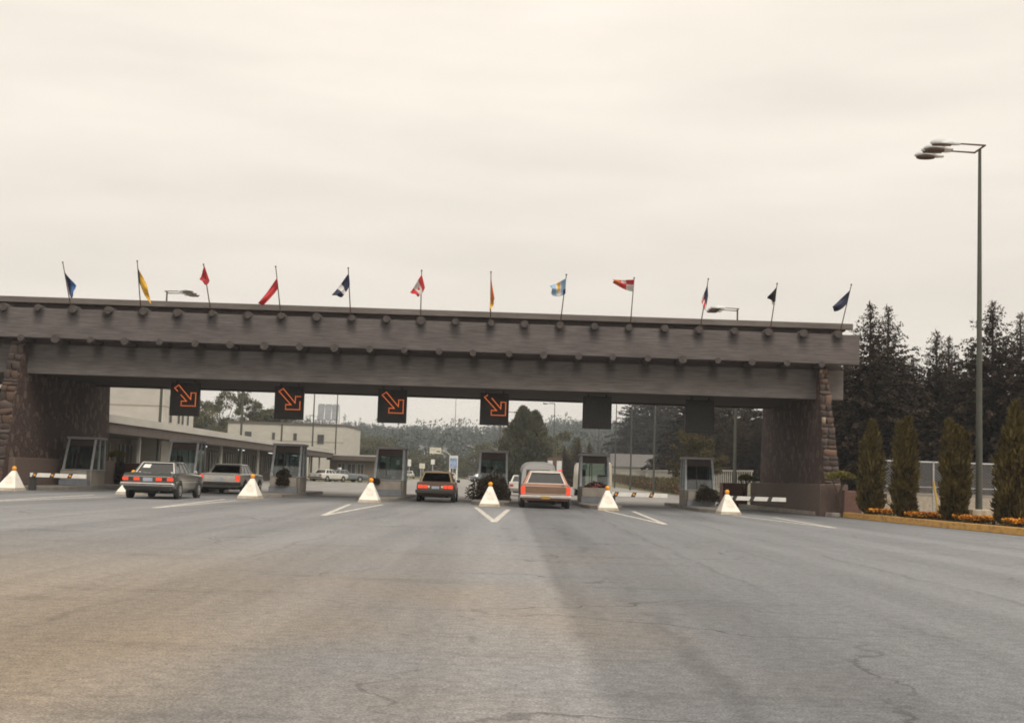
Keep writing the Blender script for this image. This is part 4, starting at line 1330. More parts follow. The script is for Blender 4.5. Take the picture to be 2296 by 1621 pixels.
MB().box(-w * .42, w * .42, -.06, -.042, zb + h * .05, zb + h * .80).build('map_face', M['blue_sign'], s)
MB().box(-w * .40, w * .40, -.062, -.042, zb + h * .86, zb + h * .95).build('title_strip', M['lamp_white'], s)
s, w, h, zb = far_sign('overhead_sign', 963, 989.5, 1004, 1016.5, 260, M['sign_cream'], 'pale overhead road sign on a curved arm above the brown sedan', ())
MB().box(w * .1, w * .42, -.055, -.042, zb + h * .28, zb + h * .48).build('lettering', M['black'], s)
MB().box(-w * .42, w * .0, -.055, -.042, zb + h * .55, zb + h * .66).build('lettering', M['galv'], s)
MB().box(-w * .42, w * .3, -.055, -.042, zb + h * .75, zb + h * .82).build('lettering', M['galv'], s)
pts = [(w / 2 + t * 2.4, .0, zb + h * .5 - 1.6 * t ** 2.4) for t in np.linspace(0, 1, 7)] + [(w / 2 + 2.4, 0, 0)]
MB().tube(pts, .09, 6).build('curved_arm', M['galv'], s)
far_sign('small_sign', 986 - 20, 973 + 2, 1030, 1041, 200, M['white'], 'small white square sign above the brown sedan roof', (.5,))
far_sign('small_sign', 914, 922, 1030, 1045, 245, M['white'], 'narrow white sign behind the distant white car', (.5,))
far_sign('small_sign', 940, 953, 1039, 1050, 190, M['sign_cream'], 'low cream sign at the left shoulder of the brown sedan', (.3, .7))
s, w, h, zb = far_sign('notice_board', 1226, 1262, 1027, 1058, 120, M['brown_metal'], 'notice board with two white panels behind the salmon wagon', (.3, .7), .08)
for x0, x1 in ((-.46, -.14), (.12, .44)):
    MB().box(x0 * w, x1 * w, -.06, -.042, zb + h * .08, zb + h * .80).build('white_panel', M['lamp_white'], s)

# ------------------------------------------------------------------ buildings on the left
M['concwall'] = pm('pale_concrete_wall', (0.50, 0.475, 0.43), (0.43, 0.41, 0.37), 0.8, 0.85, 0.05, (1, 1, 2))
M['concjoint'] = pm('wall_joint', (0.34, 0.30, 0.25), (0.30, 0.27, 0.22), 2, 0.9)
M['coping'] = pm('dark_coping', (0.10, 0.085, 0.075), (0.13, 0.11, 0.095), 2, 0.7)
M['win'] = pm('dark_window', (0.05, 0.05, 0.052), (0.08, 0.08, 0.08), 1.2, 0.15)
M['winframe'] = pm('window_frame_paint', (0.42, 0.40, 0.36), (0.36, 0.34, 0.30), 2, 0.6)
M['brick'] = pm('brick_wall', (0.20, 0.165, 0.13), (0.15, 0.125, 0.10), 3, 0.9, 0.1)
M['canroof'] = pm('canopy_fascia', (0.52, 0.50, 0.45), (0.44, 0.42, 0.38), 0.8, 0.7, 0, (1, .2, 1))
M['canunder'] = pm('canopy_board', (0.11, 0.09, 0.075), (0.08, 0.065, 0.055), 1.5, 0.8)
M['ypost'] = pm('ochre_post', (0.36, 0.19, 0.06), (0.30, 0.16, 0.05), 3, 0.6)
M['tube'] = emit('fluorescent_tube', (0.9, 0.95, 0.9), 0.9)

def window(par, x0, x1, z0, z1, y, bars=0, face=-1):
    f = MB()
    f.box(x0 - .06, x1 + .06, y - .03, y + .02, z0 - .06, z0); f.box(x0 - .06, x1 + .06, y - .03, y + .02, z1, z1 + .06)
    f.box(x0 - .06, x0, y - .03, y + .02, z0, z1); f.box(x1, x1 + .06, y - .03, y + .02, z0, z1)
    for k in range(bars):
        xm = x0 + (x1 - x0) * (k + 1) / (bars + 1)
        f.box(xm - .03, xm + .03, y - .025, y + .02, z0, z1)
    w = f.build('window', M['winframe'], par)
    MB().box(x0, x1, y - .008, y - .003, z0, z1).build('pane', M['win'], w)
# tall pale building: front wall towards us, right flank receding
B1X = wx(358, 96)
b = empty('pale_office_block', (B1X, 96, 0), 0, 'tall pale concrete building at the left behind the canopy roof', 'building')
MB().box(-22, 0, 0, 9.2, 0, 9.6).build('wall', M['concwall'], b)
MB().box(-22.1, .1, -.1, 9.3, 9.602, 9.9).build('coping', M['coping'], b)
for z in (5.45, 6.75):
    MB().box(-22, 0.012, -.02, -.001, z, z + .1).build('wall_joint', M['concjoint'], b)
    MB().box(.001, .012, 0, 9.2, z, z + .1).build('wall_joint', M['concjoint'], b)
for y0, y1 in ((1.6, 2.3), (4.1, 4.7), (5.3, 5.9), (7.0, 7.5)):
    f = MB().box(.002, .05, y0 - .08, y1 + .08, 4.32, 6.3).build('window', M['winframe'], b)
    MB().box(.052, .06, y0, y1, 4.4, 6.22).build('pane', M['win'], f)
# two-storey block with roof panels
D2 = 195.0
x0, x1 = wx(505, D2), wx(766, D2)
b = empty('two_storey_block', (x1, D2, 0), 0, 'long two-storey pale block with small windows and panels on its roof', 'building')
zt = wz(640, 952, D2)
W2 = x1 - x0
MB().box(-W2, 0, 0, 14, 0, zt).build('wall', M['concwall'], b)
MB().hexa([(0.003, 0, 0), (.9, 5, 0), (.9, 14, 0), (0.003, 14, 0), (0.003, 0, zt), (.9, 5, zt), (.9, 14, zt), (0.003, 14, zt)]).build('angled_wall', M['concwall'], b)
MB().box(-W2 - .15, .1, -.15, 14.1, zt + .002, zt + .3).build('coping', M['coping'], b)
MB().hexa([(.102, -.1, zt + .002), (1.05, 4.95, zt + .002), (1.05, 14, zt + .002), (.102, 14, zt + .002), (.102, -.1, zt + .28), (1.05, 4.95, zt + .28), (1.05, 14, zt + .28), (.102, 14, zt + .28)]).build('coping', M['coping'], b)
MB().box(-W2, -.01, -.03, -.001, zt - 2.45, zt - 2.3).build('wall_joint', M['concjoint'], b)
def c2(cx, cy):
    return at((500 + cx / 3.28) / 1.27526, (1080 + cy / 3.28) / 1.27526, D2)
for a0, b0, a1, b1, bars in ((655, 505, 720, 550, 0), (910, 515, 940, 580, 0), (1110, 522, 1145, 588, 0), (1335, 535, 1400, 620, 0)):
    p0, p1 = c2(a0, b1), c2(a1, b0)
    window(b, p0.x - x1, p1.x - x1, p0.z, p1.z, -.03, bars)
pw = [c2(1295, 400), c2(1500, 275)]
rk = empty('roof_panel_array', ((pw[0].x + pw[1].x) / 2, D2 + 4, zt + .3), 0, 'tilted array of three grey panels on the two-storey roof', 'panel array')
hw = (pw[1].x - pw[0].x) / 2 * 1.02
ph = pw[1].z - zt + .35
M['solar'] = pm('grey_panel', (0.20, 0.215, 0.23), (0.26, 0.275, 0.29), 2, 0.35)
for k in range(3):
    xa = -hw + 2 * hw * k / 3
    q = [Vector((xa + .06, 0, .75)), Vector((xa + 2 * hw / 3 - .06, 0, .75)), Vector((xa + 2 * hw / 3 - .06, 1.0, ph)), Vector((xa + .06, 1.0, ph))]
    MB().quad_slab(*q, -.1).build('panel', M['solar'], rk)
for k in range(7):
    xa = -hw + 2 * hw * k / 6
    MB().cyl((xa, .1, 0), (xa, .1, .85), .05, .05, 6).build('strut', M['galv'], rk)
    MB().cyl((xa, 1.6, 0), (xa, 1.05, ph * .95), .05, .05, 6).build('strut', M['galv'], rk)
# inspection canopy receding along the left of the road
XC0 = wx(241, 76, 926)
zc = 4.05
b = empty('inspection_office', (XC0, 76, 0), 0, 'low office with a long flat canopy roof receding along the left lanes', 'building')
ye = 100.0
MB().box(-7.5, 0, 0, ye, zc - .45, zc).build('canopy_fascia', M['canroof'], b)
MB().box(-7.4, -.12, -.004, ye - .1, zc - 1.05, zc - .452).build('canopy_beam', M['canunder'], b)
MB().box(-7.4, -4.2, .4, ye, 0, zc - 1.052).build('wall', M['brick'], b)
for k in range(14):
    y = 3 + k * 7.0
    MB().box(-4.195, -4.12, y, y + 4.6, .9, 2.6).build('window_band', M['win'], b)
    for q in range(5):
        MB().box(-4.118, -4.07, y + q * 1.12, y + q * 1.12 + .12, .85, 2.65).build('mullion', M['winframe'], b)
for k in range(12):
    y = 1.5 + 8.2 * k
    MB().box(-.9, -.72, y, y + .18, 0, zc - 1.052).build('canopy_post', M['ypost'] if k in (2, 3) else M['winframe'], b)
for y in (22, 34, 50, 66, 82):
    MB().box(-2.6, -2.45, y, y + 2.4, zc - 1.13, zc - 1.056).build('tube_light', M['tube'], b)
for k in range(6):
    MB().box(-7.0 + k * 1.0, -6.9 + k * 1.0, -.012, -.004, .0, 2.9).build('front_mullion', M['winframe'], b)
# end wing across the far end
D3 = 176.5
xa, xb = wx(738, D3), wx(838, D3)
w3 = empty('office_wing', (xa, D3, 0), 0, 'brick end wing with three windows behind the parked white cars', 'building')
WW = xb - xa
MB().box(0, WW, 0, 9, 0, 2.75).build('wall', M['brick'], w3)
MB().box(-.3, WW + .5, -1.2, 9.4, 2.755, 3.35).build('roof', M['canunder'], w3)
MB().box(-.3, WW + .52, -1.22, 9.42, 3.352, 3.5).build('roof_edge', M['canroof'], w3)
for a0, a1 in ((1.1, 2.0), (2.35, 3.4), (3.7, 4.5)):
    window(w3, a0, a1, 1.05, 2.3, -.03, 1)
# ------------------------------------------------------------------ houses on the right
def gable(name, px0, px1, D, zb, zw, zr, label, roofm, wallm):
    xa, xb = wx(px0, D), wx(px1, D)
    z0 = float(gz((xa + xb) / 2, D)) - .3
    hh = empty(name, ((xa + xb) / 2, D, z0), 0, label, 'house')
    w = (xb - xa) / 2
    MB().box(-w, w, 0, 7, 0, zw - z0).build('wall', wallm, hh)
    MB().add([(-w - .4, -.5, zw - z0), (w + .4, -.5, zw - z0), (w + .4, 3.5, zr - z0), (-w - .4, 3.5, zr - z0), (w + .4, 7.5, zw - z0), (-w - .4, 7.5, zw - z0),
              (-w - .4, -.5, zw - z0 - .18), (w + .4, -.5, zw - z0 - .18), (w + .4, 7.5, zw - z0 - .18), (-w - .4, 7.5, zw - z0 - .18)],
             [(0, 1, 2, 3), (3, 2, 4, 5), (6, 7, 1, 0), (7, 8, 4, 2, 1), (9, 6, 0, 3, 5), (8, 9, 5, 4), (9, 8, 7, 6)]).build('roof', roofm, hh)
    return hh, w, z0
M['slate'] = pm('grey_shingle_roof', (0.14, 0.132, 0.125), (0.105, 0.10, 0.095), 2, 0.85, 0.1)
hh, w, z0 = gable('grey_house', 1374, 1505, 260, 0, wz(1440, 1047, 260), wz(1440, 1018, 260), 'long grey-roofed house beyond the white fence on the right', M['slate'], M['concwall'])
zz = wz(1465, 1045, 260) - z0
MB().box(w * .1, w * 1.02, -2.2, -.502, zz - .5, zz + .1).build('porch_roof', M['lamp_white'], hh)
window(hh, w * .2, w * .6, zz - 2.2, zz - .9, -.03, 2)
for xx in (w * .12, w * .98):
    MB().box(xx - .1, xx + .1, -2.1, -1.9, 0, zz - .502).build('porch_post', M['lamp_white'], hh)
# small gabled house behind the right pier, gable end facing
D4 = 118.0
xa, xb = wx(1876, D4), wx(1990, D4)
z0 = float(gz(xa, D4)) - .2
hh = empty('gabled_house', ((xa + xb) / 2, D4, z0), 0, 'pale gabled house peeking out beside the right stone pier', 'house')
w = (xb - xa) / 2
ze, zr = wz(1900, 1046, D4) - z0, wz(1920, 1020, D4) - z0
MB().box(-w, w, 0, 8, 0, ze).build('wall', M['concwall'], hh)
MB().add([(-w - .5, -.6, ze), (w + .5, -.6, ze), (w * .8, -.6, zr + .6), (-w * .3, -.6, zr + .3), (-w - .5, 8, ze), (w + .5, 8, ze), (w * .8, 8, zr + .6), (-w * .3, 8, zr + .3)],
         [(0, 1, 2, 3), (7, 6, 5, 4), (0, 3, 7, 4), (3, 2, 6, 7), (2, 1, 5, 6), (0, 4, 5, 1)]).build('roof', M['slate'], hh)
MB().box(-w * .1, w * .08, 2, 2.8, zr, zr + 1.1).build('chimney', M['concwall'], hh)
# white houses dotted over the hill
for k, (px, py, D, wd) in enumerate(((975, 1012, 430, 7), (950, 1010, 470, 6), (1050, 1006, 520, 8), (1078, 1007, 500, 5), (1098, 1014, 450, 5), (929, 1006, 500, 5))):
    q = at(px, py, D)
    zg = float(gz(q.x, D))
    s = empty('hillside_house', (q.x, D, min(zg, q.z - 3)), 0, ['white house on the hill above the brown sedan', 'pale house on the hill left of the overhead sign', 'long white house high on the hill', 'small white house at the right of the long white house', 'white cottage low on the hill beside the fifth booth', 'pale cottage among trees right of the fourth booth'][k], 'house', 'houses dotted over the wooded hill')
    h0 = q.z - s.location.z
    MB().box(-wd / 2, wd / 2, 0, 6, 0, h0).build('wall', M['lamp_white'], s)
    MB().add([(-wd / 2 - .3, -.3, h0), (wd / 2 + .3, -.3, h0), (wd / 2 + .3, 3, h0 + 1.6), (-wd / 2 - .3, 3, h0 + 1.6), (-wd / 2 - .3, 6.3, h0), (wd / 2 + .3, 6.3, h0)], [(0, 1, 2, 3), (3, 2, 5, 4), (0, 3, 4), (1, 5, 2)]).build('roof', M['slate'], s)

# ------------------------------------------------------------------ vegetation
M['fir'] = foliage('fir_needles', (0.018, 0.010, 0.007), (0.036, 0.022, 0.014), (0.058, 0.040, 0.023))
M['cedar'] = foliage('cedar_sprays', (0.018, 0.012, 0.007), (0.070, 0.052, 0.020), (0.135, 0.105, 0.032), 1.6)
M['broad'] = foliage('broad_leaves', (0.045, 0.050, 0.028), (0.095, 0.095, 0.048), (0.13, 0.12, 0.06))
M['hillfol'] = foliage('hazed_hill_foliage', (0.042, 0.054, 0.050), (0.070, 0.083, 0.070), (0.090, 0.098, 0.080), 0.03)  # greyed and blued so the leaf colour carries part of the haze
M['greencedar'] = foliage('grey_green_sprays', (0.035, 0.042, 0.026), (0.08, 0.085, 0.05), (0.11, 0.105, 0.06))
M['olive'] = foliage('olive_leaves', (0.038, 0.034, 0.014), (0.078, 0.065, 0.026), (0.12, 0.095, 0.042))
M['shrub'] = foliage('dark_shrub_leaves', (0.018, 0.016, 0.011), (0.042, 0.036, 0.020), (0.07, 0.05, 0.03), 3)
M['rust'] = foliage('rusty_conifer', (0.026, 0.020, 0.013), (0.058, 0.042, 0.025), (0.09, 0.06, 0.034))
M['bark'] = pm('bark', (0.07, 0.048, 0.036), (0.045, 0.032, 0.025), 5, 0.95, 0.3, (1, 1, .2))
M['marigold'] = foliage('marigold_petals', (0.50, 0.13, 0.015), (0.68, 0.23, 0.02), (0.70, 0.34, 0.03), 2.5)
M['redflower'] = foliage('red_petals', (0.40, 0.04, 0.05), (0.55, 0.10, 0.11), (0.60, 0.22, 0.2), 2)
M['topi'] = foliage('clipped_pine', (0.05, 0.05, 0.012), (0.13, 0.115, 0.025), (0.2, 0.17, 0.04), 2)

def fir_arrays(h, Rm, seed, dense=1.0, clear=0.03):
    """whorled fir: drooping boughs set with overlapping sprays; ss grows with the tree"""
    g = np.random.default_rng(seed)
    ss = max(1.0, h / 13.0)
    P, U, N, S, Wd = [], [], [], [], []
    z = h * clear
    lean = g.uniform(.85, 1.1, 8)
    while z < h * .985:
        t = z / h
        nb = int(g.integers(7, 10)) if t < .7 else int(g.integers(5, 7))
        ph = g.uniform(0, 6.28)
        for k in range(nb):
            a = ph + 6.283 * k / nb + g.normal() * .3
            l = Rm * ((1 - t) ** .95) * g.uniform(.5, 1.15) * lean[int(a / .7854) % 8] + .06
            n = max(3, int(l / (.17 * ss) * dense))
            s = np.sort(g.uniform(.05, 1, n))
            up = g.uniform(-.1, .2) + .5 * t
            dr = g.uniform(.2, .5) * (1 - t * .6)
            d = np.array([math.cos(a), math.sin(a), 0])
            side = np.array([-d[1], d[0], 0])
            base = np.stack([d[0] * l * s, d[1] * l * s, z + l * (up * s - dr * s * s)], 1)
            for sg in (-1, 1, 0, .5):
                m_ = len(base)
                u = d[None] * .75 + side[None] * sg * g.uniform(.25, 1.0, (m_, 1)) + np.array([[0, 0, -.12 if sg else -.5]]) + g.normal(size=(m_, 3)) * .2
                P.append(base + g.normal(size=base.shape) * .06 * ss); U.append(u)
                N.append(np.array([[0, 0, 1.0]]) + g.normal(size=(m_, 3)) * .6)
                S.append(g.uniform(.32, .62, m_) * ss * (.22 + .78 * (1 - t)) * (1.2 - .5 * s))
                Wd.append(g.uniform(.18, .32, m_) * ss * (.28 + .72 * (1 - t)))
        z += g.uniform(.20, .34) * (1.05 - .3 * t) * ss
    n = 16
    P.append(np.stack([g.normal(size=n) * .03, g.normal(size=n) * .03, np.linspace(h * .88, h * .98, n)], 1))
    U.append(np.concatenate([g.normal(size=(n, 2)) * .4, np.ones((n, 1))], 1)); N.append(rdir(n, g)); S.append(np.full(n, .4 * ss)); Wd.append(np.full(n, .1 * ss))
    return kites(np.concatenate(P), np.concatenate(U), np.concatenate(S), np.concatenate(N), np.concatenate(Wd))
def trunk(h, r0, seed=0, mat=None):
    return MB().cyl((0, 0, -.4), (0, 0, h), r0, r0 * .15, 9)
_cache = {}
def fir(name, X, Y, h, Rm, seed, label, group, mat='fir', dense=1.0, var=None, z=None):
    key = (var if var is not None else seed, mat)
    t = empty(name, (X, Y, float(gz(X, Y)) if z is None else z), random.uniform(0, 6.28), label, 'tree', group)
    if key not in _cache:
        V, F = fir_arrays(h, Rm, key[0], dense)
        o = np_mesh('crown', V, F, M[mat], t)
        tr = trunk(h * .95, h * .016 + .05).build('trunk', M['bark'], t)
        _cache[key] = (o.data, tr.data, h, Rm)
    else:
        cd, td, h0, r0 = _cache[key]
        for nm, d in (('crown', cd), ('trunk', td)):
            o = link(bpy.data.objects.new(nm, d), t)
            o.scale = (Rm / r0, Rm / r0, h / h0)
    return t
# dark firs on the right, behind the pier and the cedars
FIRS = [  # px, top py, D, radius, variant, label
 (1952, 676, 84, 6.3, 11, 'tall dark fir just right of the gateway end, left of the twin tops'),
 (1992, 684, 88, 6.2, 12, 'tall dark fir just right of the gateway end, right of the twin tops'),
 (2100, 738, 92, 5.8, 13, 'shorter pointed fir in the gap between the tall firs'),
 (2128, 752, 96, 5.0, 11, 'slim fir close behind the shorter pointed fir'),
 (2226, 672, 82, 6.8, 14, 'big ragged fir directly behind the near lamp post'),
 (2288, 700, 88, 6.0, 12, 'fir cut by the right edge of the picture'),
 (2180, 775, 100, 6.0, 13, 'low fir in the gap left of the near lamp post'),
 (2048, 800, 104, 6.2, 14, 'background fir filling the notch between tall firs'),
 (1900, 800, 98, 6.3, 12, 'dark fir mostly hidden behind the gateway end')]
for px, py, D, r_, v_, lab in FIRS:
    hz = 1071 + (px - 1148) * .033
    q = at(px, py, D)
    z0 = float(gz(q.x, D))
    fir('fir_tree', q.x, D, q.z - z0, r_, 0, lab, 'dark firs behind the right end', 'fir', 1.7, v_)
ROWL = ['back-row fir hidden between the gateway end and the twin-topped firs', 'back-row fir above the pointed first cedar', 'back-row fir above the twin-tipped second cedar', 'back-row fir in line with the yellow guy wire guard', 'back-row fir above the third cedar', 'back-row fir just right of the near lamp post', 'back-row fir above the tallest cedar at the right edge']
k = 0
for px, D, hh_, v_ in ((1890, 112, 11.5, 11), (1955, 114, 9.5, 13), (2025, 110, 10, 14), (2095, 112, 9.5, 11), (2165, 108, 9, 12), (2240, 106, 9.5, 13), (2310, 100, 9, 14)):
    X = wx(px, D)
    k += 1
    fir('fir_tree', X, D, hh_, 6.0, 0, ROWL[k - 1], 'row of firs behind the fence', 'fir', 1.7, v_)
for px, D, hh_, v_, lab in ((15, 92, 10, 12, 'dark fir behind the left pier, cut by the left edge'), (-20, 98, 11, 13, 'dark fir beyond the left edge behind the pier')):
    fir('fir_tree', wx(px, D), D, hh_, 4.6, 0, lab, 'firs behind the left pier', 'fir', 1.25, v_)
# conifers seen through the portal on the right
CON = [(1424, 866, 300, 7.5, 'fir', 21, 'tall conifer at the left end of the dark grove behind the grey house'),
       (1462, 840, 292, 7.0, 'fir', 22, 'second dark conifer of the grove behind the grey house'),
       (1500, 845, 286, 7.5, 'fir', 21, 'dark conifer right of the lamp post pair'),
       (1478, 905, 310, 7.0, 'fir', 25, 'dark conifer filling the gap behind the lamp post pair'),
       (1545, 850, 190, 5.4, 'fir', 22, 'dark conifer above the dark-windowed booth'),
       (1590, 850, 175, 5.0, 'fir', 26, 'dark conifer between the olive tree and the last sign'),
       (1635, 855, 165, 4.8, 'rust', 23, 'brownish conifer right of the dark-windowed booth'),
       (1680, 855, 155, 4.6, 'rust', 24, 'brownish conifer beside the right pier wall'),
       (1730, 870, 150, 4.4, 'fir', 22, 'conifer hidden behind the right pier wall'),
       (1570, 940, 150, 3.8, 'fir', 25, 'low conifer behind the olive tree'),
       (1612, 950, 145, 3.6, 'fir', 26, 'low dark conifer between the booth and the fence'),
       (1660, 945, 138, 3.4, 'rust', 24, 'low brown conifer behind the fence by the pier'),
       (1528, 940, 200, 4.6, 'fir', 22, 'low conifer behind the white eaves'),
       (1705, 940, 135, 3.4, 'fir', 26, 'low dark conifer against the right pier wall')]
for px, py, D, r_, mt, v_, lab in CON:
    q = at(px, py - 6, D); r_ *= 1.25
    z0 = float(gz(q.x, D))
    fir('conifer', q.x, D, q.z - z0, r_, 0, lab, 'conifer grove right of the road', mt, 1.9, v_)

def cloud_pts(n, shape, g, shell=.55):
    """points in a profile volume: shape(t)->radius, t in 0..1"""
    t = g.uniform(0, 1, n)
    a = g.uniform(0, 6.283, n)
    r = np.array([shape(x) for x in t]) * (shell + (1 - shell) * g.uniform(0, 1, n) ** .5)
    return t, a, r
def columnar(name, X, Y, z, h, Rm, tips, seed, label, group, n=6500, mat='cedar', ls=1.0):
    """upright cedar with several leaders"""
    g = np.random.default_rng(seed)
    t0 = empty(name, (X, Y, z), 0, label, 'tree', group)
    P, U, S, Wd = [], [], [], []
    for (dx, dy, hh, rr, w) in tips:
        m_ = int(n * w)
        def shape(t):
            return rr * (min(1, t / .12 + .55)) * (1 - max(0, (t - .34) / .68) ** 1.75) if t < .995 else .02
        t, a, r = cloud_pts(m_, shape, g, .5)
        lump = 1 + .20 * np.sin(a * 3 + t * 11 + seed) + .17 * np.sin(a * 5 - t * 17) + .10 * np.sin(a * 9 + t * 31)
        r = r * lump
        p = np.stack([dx * t * 1.15 + r * np.cos(a), dy + r * np.sin(a), t * hh], 1)
        u = np.stack([np.cos(a) * .45, np.sin(a) * .45, np.ones(m_)], 1) + g.normal(size=(m_, 3)) * .28
        P.append(p); U.append(u); S.append(g.uniform(.10, .30, m_) * ls); Wd.append(g.uniform(.05, .11, m_) * ls)
    P, U = np.concatenate(P), np.concatenate(U)
    V, F = kites(P, U, np.concatenate(S), rdir(len(P), g), np.concatenate(Wd))
    np_mesh('crown', V, F, M[mat], t0)
    MB().cyl((0, 0, -.1), (0, 0, h * .8), .06, .02, 7).build('trunk', M['bark'], t0)
    return t0
CED = [(1953, 53.2, 940, 1142, .53, [(.04, 0, 1.0, .95, .5), (.22, .0, .84, .8, .25), (-.26, 0, .80, .8, .25)], 'pointed columnar cedar at the left end of the flower bed'),
       (2028, 50.2, 932, 1148, .50, [(-.17, 0, .95, .85, .4), (.12, 0, 1.0, .8, .35), (.36, 0, .84, .65, .25)], 'columnar cedar with twin tips, second from the gateway'),
       (2142, 46.3, 938, 1158, .53, [(-.24, 0, 1.0, .8, .38), (.06, 0, .94, .8, .34), (.38, 0, .88, .65, .28)], 'columnar cedar just left of the near lamp post'),
       (2272, 42.2, 898, 1176, .62, [(.08, 0, 1.0, .7, .45), (-.2, 0, .80, .85, .3), (.2, 0, .74, .9, .25)], 'tallest columnar cedar at the right edge of the picture')]
for k, (px, D, ty, by, r_, tips, lab) in enumerate(CED):
    q = at(px, ty, D)
    X = wx(px, D, by)
    H_ = q.z - .36
    columnar('columnar_cedar', X, D, .19, H_, r_, [(a * .85, b_, H_ * c_, r_ * d_ * .84, w_) for a, b_, c_, d_, w_ in tips], 40 + k, lab, 'columnar cedars in the flower bed', 9000)
# broad cedar in the middle distance
q = at(1187, 917, 170)
columnar('broad_cedar', q.x - .2, 170, gy(0, 170), q.z - gy(0, 170), 3.1, [(-.5, 0, q.z - gy(0, 170), 3.0, .45), (.9, .2, (q.z - gy(0, 170)) * .95, 2.4, .3), (-1.2, 0, (q.z) * .70, 2.7, .25)], 61, 'broad cone-shaped cedar standing right of the fourth lit arrow', None, 22000, 'greencedar', 2.2)
# scale up its sprays: it is far away
bc = bpy.data.objects['broad_cedar']

def leafy(name, X, Y, h, Rm, seed, label, group, n=2600, mat='broad', leaf=.28, airy=.5, z=None, cat='tree', low=.3):
    """broadleaf tree: limbs ending in leaf clumps with gaps between"""
    g = np.random.default_rng(seed)
    t = empty(name, (X, Y, float(gz(X, Y)) if z is None else z), 0, label, cat, group)
    tb = MB()
    tb.cyl((0, 0, -.3), (0, 0, h * .55), h * .022 + .04, h * .012, 8)
    ends = []
    nl = 9
    for k in range(nl):
        a = 6.283 * k / nl + g.normal() * .3
        zb_ = h * g.uniform(low, .55)
        zt_ = h * g.uniform(low + .12, .97)
        rr = Rm * math.sqrt(max(.05, 1 - ((zt_ / h - .55) / .5) ** 2)) * g.uniform(.5, 1)
        e = np.array([rr * math.cos(a), rr * math.sin(a), zt_])
        tb.cyl((0, 0, zb_), tuple(e), h * .009 + .015, .015, 5)
        ends.append(e)
        for q_ in range(3):
            ends.append(e * np.array([1, 1, 1]) + g.normal(size=3) * np.array([Rm * .3, Rm * .3, h * .08]))
    ends.append(np.array([0, 0, h * .95]))
    ends = np.array(ends)
    ends[:, 2] = np.clip(ends[:, 2], h * low * .7, h)
    idx = g.integers(0, len(ends), n)
    cs = g.uniform(.5, 1.2, len(ends)) * Rm * (.36 - .14 * airy)
    p = ends[idx] + rdir(n, g) * (g.uniform(0, 1, (n, 1)) ** .5) * cs[idx][:, None] * np.array([[1, 1, .75]])
    V, F = kites(p, rdir(n, g), g.uniform(.6, 1.3, n) * leaf, rdir(n, g), g.uniform(.5, .9, n) * leaf)
    np_mesh('crown', V, F, M[mat], t)
    tb.build('trunk', M['bark'], t)
    return t
LT = [(448, 896, 225, 4.2, 'leafy tree at the edge of the first lit arrow sign'), (498, 880, 222, 4.0, 'tallest airy tree between the first two lit arrows'),
      (548, 893, 228, 3.6, 'airy tree behind the lamp post between the first two lit arrows'), (582, 905, 232, 2.6, 'thin tree just left of the second lit arrow'),
      (604, 915, 230, 2.8, 'small tree touching the second lit arrow sign'), (470, 925, 215, 4.5, 'bushy tree low behind the canopy roof'), (640, 922, 240, 3.0, 'small tree behind the second lit arrow sign'), (430, 915, 218, 4.0, 'leafy tree at the corner of the tall pale building')]
for k, (px, py, D, r_, lab) in enumerate(LT):
    q = at(px, py, D)
    z0 = float(gz(q.x, D))
    leafy('leafy_tree', q.x, D, q.z - z0, r_, 80 + k, lab, 'trees behind the pale building', 6000, 'broad', .28, .75 if k in (1, 2, 3) else .35, low=.3)
MT = [(815, 978, 330, 6, 'leafy tree behind the right corner of the two-storey block'), (850, 985, 320, 6, 'round tree above the brick end wing'), (800, 990, 300, 4.5, 'low tree between the two-storey block and the hill'),
      (930, 1020, 345, 5, 'round tree above the distant white car'), (965, 1024, 330, 5, 'low tree behind the brown sedan'), (1000, 1028, 340, 5, 'low tree left of the blue information sign'),
      (1060, 1015, 330, 5, 'tree right of the blue information sign'), (1085, 1000, 320, 4.5, 'taller tree left of the shrub-fronted booth'),
      (1245, 985, 230, 4.0, 'leafy tree just right of the broad cedar'), (1272, 975, 240, 3.6, 'thin-topped tree right of the broad cedar'), (1150, 1000, 225, 4.0, 'tree at the left skirt of the broad cedar'), (888, 1022, 335, 4.5, 'small tree seen through the fourth booth')]
for k, (px, py, D, r_, lab) in enumerate(MT):
    q = at(px, py, D)
    z0 = float(gz(q.x, D))
    leafy('leafy_tree', q.x, D, max(3, q.z - z0), r_, 110 + k, lab, 'trees in the middle distance', 5000, 'broad', .40, .2, low=.12)
for px, py, D, r_, v_, lab in ((1298, 985, 200, 3.2, 24, 'rusty conifer left of the first unlit sign'), (1322, 990, 205, 3.0, 23, 'rusty conifer under the first unlit sign'), (1266, 1000, 190, 3.2, 24, 'rusty low conifer behind the notice board')):
    q = at(px, py, D)
    fir('conifer', q.x, D, q.z - float(gz(q.x, D)), r_, 0, lab, 'rusty conifers right of the broad cedar', 'rust', .9, v_)
q = at(1565, 972, 108)
leafy('olive_tree', q.x, 108, q.z - float(gz(q.x, 108)), 1.75, 141, 'small olive-green round tree behind the dark-windowed booth', None, 9000, 'olive', .15, .25, low=.35)

